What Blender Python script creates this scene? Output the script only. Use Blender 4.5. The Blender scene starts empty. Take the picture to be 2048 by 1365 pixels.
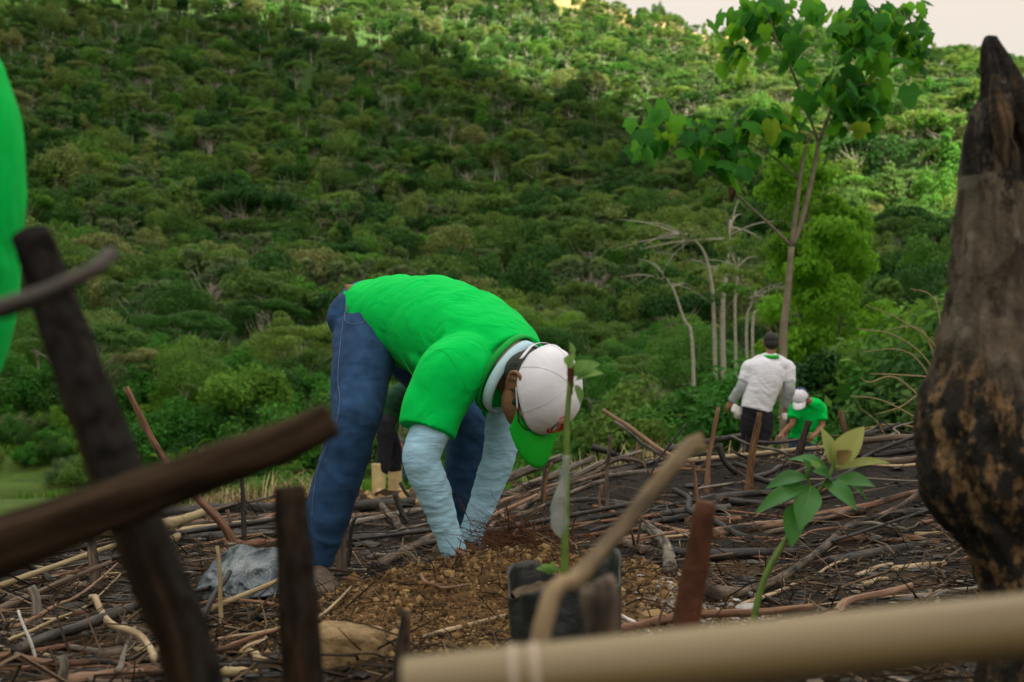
import bpy, bmesh, math, random
import numpy as np
from mathutils import Vector, Matrix
random.seed(7); RNG = np.random.default_rng(7)
SC = bpy.context.scene; COL = SC.collection
R = math.radians
# ---------------------------------------------------------------- camera
F = 1991.0; PITCH = math.atan(225.5/F); CAMZ = 0.44
cam = bpy.data.objects.new('camera', bpy.data.cameras.new('camera')); COL.objects.link(cam)
cam.location = (0, 0, CAMZ); cam.rotation_euler = (math.pi/2+PITCH, 0, 0)
cam.data.lens = 35.0; cam.data.sensor_width = 36.0; cam.data.clip_start = 0.02; cam.data.clip_end = 9000
cam.data.dof.use_dof = True; cam.data.dof.focus_distance = 3.45; cam.data.dof.aperture_fstop = 3.7
SC.camera = cam
# ---------------------------------------------------------------- light
SUN = Vector((0.40, -0.60, 0.74)).normalized()          # towards the sun: high, behind the camera on the right
sun = bpy.data.objects.new('sun', bpy.data.lights.new('sun', 'SUN')); COL.objects.link(sun)
sun.data.energy = 5.0; sun.data.angle = R(0.5); sun.data.color = (1.0, 0.90, 0.68)
sun.rotation_euler = SUN.to_track_quat('Z', 'Y').to_euler(); sun.location = (0, 0, 30)
W = bpy.data.worlds.new('World'); SC.world = W; W.use_nodes = True
wn = W.node_tree.nodes; wl = W.node_tree.links; wn.clear()
sky = wn.new('ShaderNodeTexSky'); sky.sky_type = 'NISHITA'; sky.sun_disc = False
sky.sun_elevation = math.asin(SUN.z); sky.sun_rotation = math.atan2(SUN.x, SUN.y)
bg1 = wn.new('ShaderNodeBackground'); bg1.inputs[1].default_value = 0.05; tint = wn.new('ShaderNodeMix'); tint.data_type = 'RGBA'; tint.blend_type = 'MULTIPLY'; tint.inputs[0].default_value = 1; tint.inputs[7].default_value = (.70, .56, .45, 1)   # thin warm cloud veil
wl.new(sky.outputs[0], tint.inputs[6]); wl.new(tint.outputs[2], bg1.inputs[0])
tc = wn.new('ShaderNodeTexCoord'); sx = wn.new('ShaderNodeSeparateXYZ'); wl.new(tc.outputs['Generated'], sx.inputs[0])
rp = wn.new('ShaderNodeValToRGB'); wl.new(sx.outputs[2], rp.inputs[0])
rp.color_ramp.elements[0].position = 0.0; rp.color_ramp.elements[0].color = (.128, .096, .055, 1)
rp.color_ramp.elements[1].position = 1.0; rp.color_ramp.elements[1].color = (.60, .565, .51, 1)
e = rp.color_ramp.elements.new(.45); e.color = (.24, .20, .15, 1)
bg2 = wn.new('ShaderNodeBackground'); bg2.inputs[1].default_value = 1.0; wl.new(rp.outputs[0], bg2.inputs[0])
ad = wn.new('ShaderNodeAddShader'); wo = wn.new('ShaderNodeOutputWorld')
wl.new(bg1.outputs[0], ad.inputs[0]); wl.new(bg2.outputs[0], ad.inputs[1]); wl.new(ad.outputs[0], wo.inputs[0])
SC.view_settings.view_transform = 'Standard'; SC.view_settings.look = 'None'
SC.view_settings.exposure = 1.72; SC.view_settings.gamma = 1.0; SC.view_settings.use_curve_mapping = False
SC.cycles.max_bounces = 5; SC.cycles.diffuse_bounces = 3; SC.cycles.transmission_bounces = 3
SC.cycles.use_denoising = True
# ---------------------------------------------------------------- noise, terrain, rays
def _h(i, j):
    n = (i*374761393 + j*668265263) & 0xffffffff
    n = ((n ^ (n >> 13))*1274126177) & 0xffffffff
    return ((n ^ (n >> 16)) & 0xffff)/65535.0
def vn(x, y):
    x = np.asarray(x, float); y = np.asarray(y, float)
    i = np.floor(x).astype(np.int64); j = np.floor(y).astype(np.int64)
    u = x-i; v = y-j; u = u*u*(3-2*u); v = v*v*(3-2*v)
    return (_h(i, j)*(1-u)+_h(i+1, j)*u)*(1-v) + (_h(i, j+1)*(1-u)+_h(i+1, j+1)*u)*v - .5
def fbm(x, y, o=4):
    s = 0; a = 1
    for k in range(o): s = s+a*vn(x+17.3*k, y+9.1*k); x = x*2.03; y = y*2.03; a *= .5
    return s
def sm(t): t = np.clip(t, 0, 1); return t*t*(3-2*t)
KR = [0, 9, 12, 16, 22, 45, 52, 60, 80, 100, 150, 200, 270, 340, 420, 500, 600, 700, 800, 900, 1000, 1200, 1700]
KZ = [0, 0, -.12, -.4, -.8, -.75, .3, 2.0, 5, 8.5, 18, 30, 50, 78, 110, 148, 203, 263, 328, 376, 390, 350, 250]
KA = [-1, .05, .2, .31, .415, .5, .7, 1]; KE = [.50, .475, .440, .405, .362, .338, .31, .31]
def H(x, y):
    x = np.asarray(x, float); y = np.asarray(y, float)
    r = np.hypot(x, y); az = np.where(y > .05, x/np.maximum(y, .05), np.sign(x))
    az = np.clip(az, -1, 1)
    z = np.interp(r, KR, KZ)
    back = sm((-y-5)/60)                                   # behind the camera the slope just stays a mild field
    far = sm((r-280)/420)
    z = z*(1+(np.interp(az, KA, KE)/.416-1)*far)
    z = z*(1-.8*back)
    z = z+sm((r-70)/300)*np.minimum(r, 900)*.085*fbm(x/190, y/190, 4)*(1-.5*far)
    z = z+sm((r-12)/30)*.5*fbm(x/9, y/9, 3)*sm((np.abs(z+.8))/2)
    # debris hump to the right, soil mound by the man's hands
    z = z+(.43*sm((az+.12)/.30)+.17*sm((az-.27)/.1))*np.exp(-((r-7.6)/2.0)**2)*sm((y)/2)
    z = z-.16*sm((-az-.22)/.2)*sm((r-5)/3)*(1-sm((r-20)/6))
    mx = (x+.02)/.46; my = (y-3.0)/.36
    z = z+.185*np.exp(-(mx*mx+my*my))+.09*np.exp(-(((x-.42)/.25)**2+((y-2.75)/.35)**2))
    z = z+.085*np.exp(-(((x+1.25)/.9)**2+((y-9.5)/.8)**2))
    z = z+.05*np.exp(-(((x-.1)/.6)**2+((y-2.1)/.5)**2))
    nr = 1-sm((r-10)/8)
    z = z+nr*(.045*fbm(x*1.3, y*1.3, 3)+.022*fbm(x*9, y*9, 3))-.03*nr
    pd = np.hypot((x+22)/9.4, (y-36)/11.8)                 # pond basin
    z = z-.9*(1-sm((pd-.75)/.4))
    return z
fw = Vector((0, math.cos(PITCH), math.sin(PITCH))); upv = Vector((0, -math.sin(PITCH), math.cos(PITCH)))
def ray(px, py): return fw+Vector((1, 0, 0))*((px-1024)/F)+upv*((682.5-py)/F)
def P(px, py, D):
    d = ray(px, py); return Vector((0, 0, CAMZ))+d*(D/d.y)
_T = np.geomspace(.8, 1600, 2600)
def G(px, py, lift=0.0):
    d = ray(px, py)
    z = CAMZ+d.z*_T; h = H(d.x*_T, d.y*_T)+lift
    k = np.argmax(z <= h)
    if z[k] > h[k]: k = len(_T)-1
    t = _T[k]
    if k > 0:
        a = z[k-1]-h[k-1]; b = h[k]-z[k]; t = _T[k-1]+(_T[k]-_T[k-1])*a/max(a+b, 1e-9)
    return Vector((d.x*t, d.y*t, CAMZ+d.z*t))
def hz(x, y): return float(H(x, y))
# ---------------------------------------------------------------- objects
def tag(o, label=None, cat=None, group=None, kind=None):
    if label: o['label'] = label
    if cat: o['category'] = cat
    if group: o['group'] = group
    if kind: o['kind'] = kind
    return o
def empty(name, loc, label, cat, group=None, rz=0):
    o = bpy.data.objects.new(name, None); o.empty_display_size = .1
    o.location = loc; o.rotation_euler = (0, 0, rz); COL.objects.link(o)
    return tag(o, label, cat, group)
class MB:
    """collects shapes in world coordinates and links them as ONE mesh"""
    def __init__(s): s.v = []; s.f = []; s.t = []; s.m = []; s.n = 0; s.tone = []
    def add(s, v, f, t=None, m=0, tone=0.5):
        v = np.asarray(v, float); s.v.append(v)
        s.t.append(np.asarray(t, float) if t is not None else v.copy())
        s.f.extend([tuple(int(i)+s.n for i in q) for q in f]); s.m.extend([m]*len(f))
        s.tone.append(np.full(len(v), tone)); s.n += len(v); return s
    def mesh(s, name, mats, smooth=True, off=(0, 0, 0)):
        me = bpy.data.meshes.new(name); V = np.concatenate(s.v)-np.array(off)
        me.from_pydata(V.tolist(), [], s.f)
        a = me.attributes.new('tc', 'FLOAT_VECTOR', 'POINT'); a.data.foreach_set('vector', np.concatenate(s.t).ravel())
        a = me.attributes.new('tone', 'FLOAT', 'POINT'); a.data.foreach_set('value', np.concatenate(s.tone))
        for m in (mats if isinstance(mats, (list, tuple)) else [mats]): me.materials.append(m)
        me.polygons.foreach_set('material_index', s.m); me.polygons.foreach_set('use_smooth', [smooth]*len(s.f))
        me.update(); return me
    def build(s, name, mats, parent=None, smooth=True, org=None):
        if parent is not None: off = parent.location
        else: off = org if org is not None else Vector(s.v[0].mean(0))
        o = bpy.data.objects.new(name, s.mesh(name, mats, smooth, off)); COL.objects.link(o)
        if parent is not None: o.parent = parent
        else: o.location = off
        return o
def resample(pts, n):
    """Catmull-Rom through the control rows (any width)"""
    p = np.array([list(q) for q in pts], float)
    if len(p) < 3:
        t = np.linspace(0, 1, n)[:, None]; return p[0]*(1-t)+p[-1]*t
    e = np.vstack([2*p[0]-p[1], p, 2*p[-1]-p[-2]]); out = []
    for u in np.linspace(0, len(p)-1-1e-6, n):
        i = int(u); t = u-i; a, b, c, d = e[i:i+4]
        out.append(.5*((2*b)+(-a+c)*t+(2*a-5*b+4*c-d)*t*t+(-a+3*b-3*c+d)*t**3))
    return np.array(out)
def tube(pts, rad, sides=8, n=None, rough=0.0, side=None, wr=0.0, wk=60, round_ends=False, seed=0, flat=1.0):
    """closed tube through pts; rad = radii or (a, b) pairs per control point -> verts, faces, texcoords"""
    rad = [r if isinstance(r, (tuple, list)) else (r, r) for r in (rad if isinstance(rad, (list, tuple)) else [rad]*len(pts))]
    if len(rad) != len(pts):
        rr = resample([(x,) + tuple() if False else x for x in rad], len(pts)); rad = [tuple(q) for q in rr]
    n = n or len(pts)
    c = resample([tuple(p)+tuple(q) for p, q in zip(pts, rad)], n)
    P0 = c[:, :3]; A = np.maximum(c[:, 3], 1e-4); B = np.maximum(c[:, 4], 1e-4)
    if round_ends:
        for end in (0, 1):
            i = 0 if end == 0 else -1; j = 1 if end == 0 else -2
            d = P0[i]-P0[j]; d = d/(np.linalg.norm(d)+1e-9); rr = min(A[i], B[i])
            for k in (.35, .65, .87):
                p = P0[i]*0+(c[i, :3]+d*rr*k); s_ = math.sqrt(1-k*k)
                if end == 0: P0 = np.vstack([p, P0]); A = np.r_[c[0, 3]*s_, A]; B = np.r_[c[0, 4]*s_, B]; i = 0; j = 1
                else: P0 = np.vstack([P0, p]); A = np.r_[A, c[-1, 3]*s_]; B = np.r_[B, c[-1, 4]*s_]
    m = len(P0); T = np.gradient(P0, axis=0); T /= np.linalg.norm(T, axis=1)[:, None]+1e-9
    L = np.r_[0, np.cumsum(np.linalg.norm(np.diff(P0, axis=0), axis=1))]
    s = np.array(side if side is not None else ((0, 0, 1) if abs(T[0][2]) < .8 else (1, 0, 0)), float)
    V = []; TC = []; th = np.arange(sides)*2*math.pi/sides
    rg = np.random.default_rng(seed)
    for i in range(m):
        base = np.array(side, float) if side is not None else s
        s = base-T[i]*base.dot(T[i]); s /= np.linalg.norm(s)+1e-9; b = np.cross(T[i], s)
        k = 1.0
        if rough: k = 1+rough*(rg.random(sides)-.5)*2
        if wr: k = k*(1+wr*(np.sin(wk*L[i]+1.6*np.sin(th+seed)+seed)*.6+np.sin(wk*1.73*L[i]+2.2*np.sin(th*2+1.3)+seed*2)*.4))
        V.append(P0[i]+np.outer(np.cos(th)*A[i]*k, s)+np.outer(np.sin(th)*B[i]*k, b))
        TC.append(np.c_[np.full(sides, L[i]), np.cos(th)*A[i], np.sin(th)*B[i]]+np.array([seed*.37, 0, 0]))
    V = np.concatenate(V); TC = np.concatenate(TC); f = []
    for i in range(m-1):
        for j in range(sides):
            a = i*sides+j; b_ = i*sides+(j+1) % sides; f.append((a, b_, b_+sides, a+sides))
    f.append(tuple(range(sides))[::-1]); f.append(tuple((m-1)*sides+j for j in range(sides)))
    return V, f, TC
def ellip(c, ax, rad, seg=16, rings=10):
    """ellipsoid; ax = three axis vectors"""
    ax = [np.array(a, float)/np.linalg.norm(a) for a in ax]; c = np.array(c, float); V = []; f = []
    for i in range(1, rings):
        ph = math.pi*i/rings
        for j in range(seg):
            t = 2*math.pi*j/seg
            V.append(c+ax[0]*rad[0]*math.sin(ph)*math.cos(t)+ax[1]*rad[1]*math.sin(ph)*math.sin(t)+ax[2]*rad[2]*math.cos(ph))
    V.append(c+ax[2]*rad[2]); V.append(c-ax[2]*rad[2]); n = (rings-1)*seg
    for i in range(rings-2):
        for j in range(seg):
            a = i*seg+j; b = i*seg+(j+1) % seg; f.append((a, a+seg, b+seg, b))
    for j in range(seg):
        f.append((n, j, (j+1) % seg)); f.append((n+1, (rings-2)*seg+(j+1) % seg, (rings-2)*seg+j))
    return np.array(V), f
def blob(parts, voxel, name, mat, parent, smooth=2, org=None, cut=None, noise=None):
    """union of closed shapes grown into one continuous surface"""
    mb = MB()
    for q in parts: mb.add(q[0], q[1])
    off = parent.location if parent is not None else org
    me = mb.mesh(name+'_raw', [], True, off)
    o = bpy.data.objects.new(name, me); COL.objects.link(o)
    m = o.modifiers.new('r', 'REMESH'); m.mode = 'VOXEL'; m.voxel_size = voxel; m.use_smooth_shade = True
    if smooth:
        m = o.modifiers.new('s', 'SMOOTH'); m.iterations = smooth; m.factor = .6
    dg = bpy.context.evaluated_depsgraph_get(); dg.update()
    me2 = bpy.data.meshes.new_from_object(o.evaluated_get(dg)); o.modifiers.clear(); o.data = me2; me2.name = name
    bpy.data.meshes.remove(me)
    n = len(me2.vertices); co = np.empty(n*3); me2.vertices.foreach_get('co', co); co = co.reshape(-1, 3)
    if noise is not None:
        no = np.empty(n*3); me2.vertices.foreach_get('normal', no); no = no.reshape(-1, 3)
        co = co+no*noise(co+np.array(off))[:, None]; me2.vertices.foreach_set('co', co.ravel())
    a = me2.attributes.new('tc', 'FLOAT_VECTOR', 'POINT'); a.data.foreach_set('vector', co.ravel())
    me2.materials.clear(); me2.materials.append(mat)
    me2.polygons.foreach_set('use_smooth', [True]*len(me2.polygons)); me2.update()
    if parent is not None: o.parent = parent
    else: o.location = off
    return o
# ---------------------------------------------------------------- materials
class NT:
    def __init__(s, name):
        s.m = bpy.data.materials.new(name); s.m.use_nodes = True; s.t = s.m.node_tree; s.n = s.t.nodes; s.l = s.t.links
        s.b = s.n['Principled BSDF']; s.out = s.n['Material Output']
    def set(s, inp, v):
        if isinstance(v, bpy.types.NodeSocket): s.l.new(v, inp)
        else: inp.default_value = v if not (isinstance(v, tuple) and len(v) == 3 and inp.type == 'RGBA') else (*v, 1)
    def tex(s, kind='attr'):
        if kind == 'attr': a = s.n.new('ShaderNodeAttribute'); a.attribute_name = 'tc'; return a.outputs['Vector']
        if kind == 'obj': return s.n.new('ShaderNodeTexCoord').outputs['Object']
        return s.n.new('ShaderNodeNewGeometry').outputs['Position']
    def mapp(s, vec, scale): 
        a = s.n.new('ShaderNodeMapping'); s.l.new(vec, a.inputs[0]); a.inputs['Scale'].default_value = scale; return a.outputs[0]
    def noise(s, vec, scale, det=4, rough=.6, dist=0):
        a = s.n.new('ShaderNodeTexNoise'); s.l.new(vec, a.inputs['Vector']); a.inputs['Scale'].default_value = scale
        a.inputs['Detail'].default_value = det; a.inputs['Roughness'].default_value = rough; a.inputs['Distortion'].default_value = dist
        return a.outputs['Fac']
    def ramp(s, fac, stops):
        a = s.n.new('ShaderNodeValToRGB'); s.l.new(fac, a.inputs[0]); cr = a.color_ramp
        for k, (p, c) in enumerate(stops):
            el = cr.elements[k] if k < 2 else cr.elements.new(p)
            el.position = p; el.color = (*c, 1) if isinstance(c, tuple) else (c, c, c, 1)
        return a.outputs[0]
    def mix(s, fac, a, b, mode='MIX'):
        m = s.n.new('ShaderNodeMix'); m.data_type = 'RGBA'; m.blend_type = mode
        s.set(m.inputs[0], fac); s.set(m.inputs[6], a); s.set(m.inputs[7], b); return m.outputs[2]
    def math(s, op, a, b=0.0):
        m = s.n.new('ShaderNodeMath'); m.operation = op; s.set(m.inputs[0], a); s.set(m.inputs[1], b); return m.outputs[0]
    def attr(s, name): a = s.n.new('ShaderNodeAttribute'); a.attribute_name = name; return a.outputs['Fac']
    def rnd(s): return s.n.new('ShaderNodeObjectInfo').outputs['Random']
    def bump(s, h, strength=.3, dist=.01):
        b = s.n.new('ShaderNodeBump'); b.inputs['Strength'].default_value = strength; b.inputs['Distance'].default_value = dist
        s.l.new(h, b.inputs['Height']); s.l.new(b.outputs[0], s.b.inputs['Normal']); return b.outputs[0]
    def base(s, c, rough=.8, spec=.3):
        s.set(s.b.inputs['Base Color'], c); s.set(s.b.inputs['Roughness'], rough); s.b.inputs['Specular IOR Level'].default_value = spec; return s
def wood(name, dark, mid, light, char=.5, bands=(.4, .6), spec=.25, rough=.8):
    t = NT(name); v = t.tex(); 
    g = t.noise(t.mapp(v, (6, 90, 90)), 1, 5, .65, .4)
    c = t.ramp(g, [(.3, dark), (.7, light), (.5, mid)])
    big = t.noise(t.mapp(v, (5, 16, 16)), 1, 4, .6)
    sh = t.math('ADD', big, t.math('MULTIPLY', t.math('SUBTRACT', t.rnd(), .5), .25))
    k = t.ramp(sh, [(max(0, char-.10), 1.0), (min(1, char+.06), 0.0)])
    fine = t.noise(t.mapp(v, (60, 60, 60)), 1, 3, .6)
    ch = t.ramp(fine, [(.35, (.006, .0055, .005)), (.8, (.032, .029, .027))])
    c = t.mix(k, c, ch); t.base(c, rough, spec)
    t.bump(t.math('ADD', g, t.math('MULTIPLY', fine, .6)), .7, .004); return t.m
M = {}
M['char'] = wood('charred_wood', (.02, .017, .015), (.05, .042, .036), (.10, .085, .07), char=.62, spec=.4, rough=.6)
M['bark'] = wood('scorched_bark', (.045, .032, .024), (.11, .08, .06), (.20, .155, .115), char=.45)
M['brown'] = wood('reddish_brown_wood', (.06, .03, .018), (.17, .09, .055), (.28, .17, .11), char=.38)
M['grey'] = wood('weathered_grey_bark', (.07, .06, .05), (.16, .14, .115), (.28, .25, .20), char=.40)
M['pale'] = wood('pale_bare_wood', (.17, .12, .07), (.34, .26, .16), (.50, .40, .26), char=.26)
M['cane'] = wood('dry_cane', (.20, .15, .075), (.32, .25, .135), (.42, .34, .19), char=.24, rough=.5)
M['darkpole'] = wood('dark_pole_bark', (.007, .005, .003), (.028, .018, .011), (.075, .050, .032), char=.46, spec=.06, rough=.95)
M['orange'] = wood('half_burnt_split_wood', (.06, .027, .012), (.14, .07, .03), (.24, .14, .07), char=.50)
def plain(name, c, rough=.8, spec=.3, bump=0, bs=40, var=.25, sc=8):
    t = NT(name); v = t.tex(); n = t.noise(v, sc, 4)
    dk = tuple(x*(1-var) for x in c); lt = tuple(min(1, x*(1+var)) for x in c)
    t.base(t.ramp(n, [(.3, dk), (.7, lt)]), rough, spec)
    if bump: t.bump(t.noise(v, bs, 4), bump, .01)
    return t.m
def fabric(name, c, wr=.35, sc=(9, 22, 9), weave=900, spec=.15, var=.08, dist=.02):
    t = NT(name); v = t.tex(); n = t.noise(t.mapp(v, sc), 1, 2, .5, .8); w = t.noise(v, weave, 1)
    dk = tuple(x*(1-var) for x in c); lt = tuple(min(1, x*(1+var)) for x in c)
    t.base(t.ramp(t.noise(v, 14, 3), [(.3, dk), (.7, lt)]), .85, spec)
    t.bump(t.math('ADD', n, t.math('MULTIPLY', w, .03)), wr, dist); 
    t.b.inputs['Sheen Weight'].default_value = .03; return t.m
def leafmat(name, stops, trans=.3, per='rnd', tonev=.5, rough=.6, spec=.12):
    t = NT(name); r = t.rnd() if per == 'rnd' else t.attr('tone')
    c = t.ramp(r, stops)
    tn = t.attr('tone'); k = t.math('ADD', t.math('MULTIPLY', tn, tonev*2), 1-tonev)
    c = t.mix(1.0, c, c, 'MIX'); hs = t.n.new('ShaderNodeHueSaturation'); t.l.new(c, hs.inputs['Color']); t.l.new(k, hs.inputs['Value'])
    c = hs.outputs[0]; t.base(c, rough, spec)
    tr = t.n.new('ShaderNodeBsdfTranslucent'); hs2 = t.n.new('ShaderNodeHueSaturation'); t.l.new(c, hs2.inputs['Color'])
    hs2.inputs['Hue'].default_value = .485; hs2.inputs['Value'].default_value = 1.5; t.l.new(hs2.outputs[0], tr.inputs[0])
    mx = t.n.new('ShaderNodeMixShader'); mx.inputs[0].default_value = trans
    t.l.new(t.b.outputs[0], mx.inputs[1]); t.l.new(tr.outputs[0], mx.inputs[2]); t.l.new(mx.outputs[0], t.out.inputs[0]); return t.m
M['forest'] = leafmat('forest_foliage', [(0, (.015, .060, .011)), (.25, (.034, .106, .018)), (.5, (.066, .130, .026)), (.7, (.110, .185, .032)), (.85, (.048, .165, .018)), (1, (.165, .185, .065))])
M['shrub'] = leafmat('shrub_foliage', [(0, (.024, .115, .014)), (.4, (.042, .165, .020)), (.7, (.068, .17, .030)), (1, (.110, .23, .022))])
M['lime'] = leafmat('lime_green_foliage', [(0, (.085, .24, .014)), (1, (.13, .29, .022))], trans=.45)
M['olive'] = leafmat('greyish_foliage', [(0, (.075, .14, .05)), (1, (.11, .155, .065))])
M['paleleaf'] = leafmat('pale_grey_foliage', [(0, (.16, .18, .12)), (1, (.22, .22, .16))])
M['bigleaf'] = leafmat('broad_leaf', [(0, (.026, .15, .030)), (.45, (.050, .23, .026)), (.85, (.095, .29, .018)), (1, (.15, .25, .020))], trans=.6, per='tone', tonev=.15)
M['blade'] = leafmat('grass_blade', [(0, (.05, .14, .012)), (.6, (.08, .20, .02)), (1, (.11, .22, .03))], per='tone', tonev=.3)
M['straw'] = leafmat('dry_straw', [(0, (.24, .18, .09)), (1, (.36, .29, .16))], per='tone', tonev=.3, trans=.1)
M['trunk'] = plain('pale_forest_trunk', (.34, .32, .27), var=.35)
M['trunkdark'] = plain('brown_forest_trunk', (.10, .08, .06), var=.3)
M['whitetrunk'] = plain('whitish_trunk', (.36, .34, .29), var=.25)
M['grey2'] = plain('smooth_grey_brown_bark', (.18, .155, .11), var=.3)
# ground
t = NT('ground_soil'); v = t.tex('pos')
n1 = t.noise(v, 6, 6, .7); n2 = t.noise(v, 38, 5, .7); n3 = t.noise(v, .08, 5, .6); n4 = t.noise(v, 160, 3, .7)
burnt = t.ramp(n2, [(.38, (.006, .0055, .005)), (.66, (.028, .022, .017)), (.82, (.11, .075, .045))])
soil = t.ramp(t.math('ADD', t.math('MULTIPLY', n2, .6), t.math('MULTIPLY', n4, .4)), [(.36, (.035, .019, .008)), (.52, (.13, .072, .028)), (.70, (.29, .17, .066))])
ash = t.ramp(n2, [(.4, (.10, .09, .08)), (.6, (.55, .53, .50))])
grass = t.ramp(t.noise(v, 1.2, 6, .7), [(.3, (.035, .075, .012)), (.6, (.075, .13, .02)), (.8, (.14, .13, .05))])
flo = t.ramp(t.noise(v, .9, 6, .8), [(.3, (.010, .026, .006)), (.5, (.03, .075, .014)), (.7, (.07, .12, .03))])
tan = t.ramp(t.noise(v, .03, 6, .7), [(.35, (.10, .12, .03)), (.5, (.30, .22, .09)), (.7, (.36, .27, .13))])
c = t.mix(t.attr('soil'), burnt, soil)
c = t.mix(t.math('MULTIPLY', t.attr('ash'), t.ramp(n1, [(.42, 0.0), (.52, 1.0)])), c, ash)
c = t.mix(t.attr('green'), c, grass); c = t.mix(t.attr('forest'), c, flo); c = t.mix(t.attr('tan'), c, tan)
t.base(c, .9, .2); t.bump(t.math('ADD', n2, t.math('MULTIPLY', n4, .4)), .9, .02); M['ground'] = t.m
# ---------------------------------------------------------------- ground sheet
def build_ground():
    A = np.r_[np.linspace(-180, -42, 60)[:-1], np.linspace(-42, 42, 620), np.linspace(42, 180, 60)[1:]]
    A = A[:-1]
    Rr = np.r_[np.linspace(.25, 1.5, 22)[:-1], np.linspace(1.5, 5, 190)[:-1], np.linspace(5, 14, 110)[:-1], np.geomspace(14, 1700, 170)]
    a, r = np.meshgrid(np.radians(A), Rr); x = r*np.sin(a); y = r*np.cos(a); z = H(x, y)
    na = len(A); nr = len(Rr)
    V = np.c_[x.ravel(), y.ravel(), z.ravel()]; V = np.vstack([V, [0, 0, hz(0, 0)]])
    i, j = np.meshgrid(np.arange(nr-1), np.arange(na), indexing='ij'); j2 = (j+1) % na
    Q = np.stack([i*na+j, (i+1)*na+j, (i+1)*na+j2, i*na+j2], -1).reshape(-1, 4)[:, ::-1]
    faces = Q.tolist()+[[len(V)-1, k, (k+1) % na][::-1] for k in range(na)]
    me = bpy.data.meshes.new('ground'); me.from_pydata(V.tolist(), [], faces)
    me.materials.append(M['ground']); me.polygons.foreach_set('use_smooth', [True]*len(faces))
    X = V[:, 0]; Y = V[:, 1]; rr = np.hypot(X, Y)
    def at(n, val): q = me.attributes.new(n, 'FLOAT', 'POINT'); q.data.foreach_set('value', np.clip(val, 0, 1))
    nz = fbm(X*2.2, Y*2.2, 4)
    so = np.maximum(sm((1.25-np.hypot((X-.05)/.62, (Y-2.85)/.62)+nz*.35)/.35), .9*sm((1.1-np.hypot((X+1.25)/.8, (Y-9.3)/1.0)+nz*.4)/.3))
    so = np.maximum(so, .55*sm((nz-.05)/.3)*(1-sm((rr-4)/2)))
    at('soil', so)
    at('ash', sm((1.2-np.hypot((X-.85)/.5, (Y-2.6)/.32))/.6))
    g = sm((rr-9.6-1.2*nz-1.5*sm(X/4))/1.5); at('green', g)
    at('forest', sm((rr-70)/30))
    az = X/np.maximum(Y, 1)
    at('tan', sm((rr-760)/60)*sm((az-.02)/.04)*(1-sm((az-.25)/.04)) + .8*sm((nz*0+fbm(X/12, Y/12, 3)-.25)/.15)*sm((rr-13)/5)*(1-sm((rr-60)/20)))
    o = bpy.data.objects.new('ground', me); COL.objects.link(o); tag(o, kind='structure'); return o
build_ground()
# pond
pm = NT('pond_water'); pm.base((.045, .055, .012), .06, .5); pm.bump(pm.noise(pm.tex('pos'), 3, 3), .06, .05)
mb = MB(); mb.add([( -22+10.6*math.cos(a), 36+13.2*math.sin(a), -.98) for a in np.linspace(0, 2*math.pi, 60)[:-1]], [tuple(range(59))])
tag(mb.build('pond_water', pm.m, smooth=False, org=Vector((-22, 36, -.98))), kind='structure')
# unseen cloud added behind the camera, outlined to shade near ground and lower slope
def build_shade_cloud():
    edge = [(-500, 60), (0, 52), (120, 48), (230, 36), (350, 24), (470, 50), (600, 68), (720, 96), (860, 122), (960, 165), (1060, 205), (1180, 225), (1290, 262), (1390, 318), (1470, 400), (1560, 490), (1700, 545), (1900, 560), (2300, 575), (2700, 600)]
    e2 = resample(edge, 90); nb = 26; H0 = 1500.0; bot = []; top = []
    rg = np.random.default_rng(3)
    for i, (px, py) in enumerate(e2):
        py = py+rg.normal()*9
        g = G(px, py); g.z += 11; fx, fy = g.x, g.y
        nx = fx*.9; ny = -260
        if i > 80: nx = fx+150
        if i < 6: nx = fx-60
        for j in range(nb):
            v_ = j/(nb-1); gx = fx*(1-v_)+nx*v_; gy = fy*(1-v_)+ny*v_; gz = g.z*(1-v_)
            k = (H0-gz)/SUN.z; x = gx+SUN.x*k; y = gy+SUN.y*k
            th = min(1, (math.sin(math.pi*v_)*math.sin(math.pi*i/89)+1e-6)*2.2)**.5
            lump = float(fbm(x/120, y/120, 4))
            bot.append((x, y, H0-th*25*(1+lump))); top.append((x, y, H0+th*(38+30*lump)))
    n = len(bot); f = []
    for i in range(89):
        for j in range(nb-1):
            a = i*nb+j; f.append((a, a+1, a+nb+1, a+nb)); f.append((a+n, a+nb+n, a+nb+1+n, a+1+n))
    def wall(seq):
        for a, b in zip(seq[:-1], seq[1:]): f.append((a, b, b+n, a+n))
    wall([i*nb for i in range(90)]); wall([i*nb+nb-1 for i in range(90)]); wall(list(range(nb))); wall([89*nb+j for j in range(nb)])
    mb = MB(); mb.add(np.array(bot+top), f)
    cm = NT('shade_cloud_white'); cm.base((.9, .9, .9), 1, 0)
    tag(mb.build('shade_cloud', cm.m, org=Vector(bot[0])), kind='structure')
build_shade_cloud()
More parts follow.
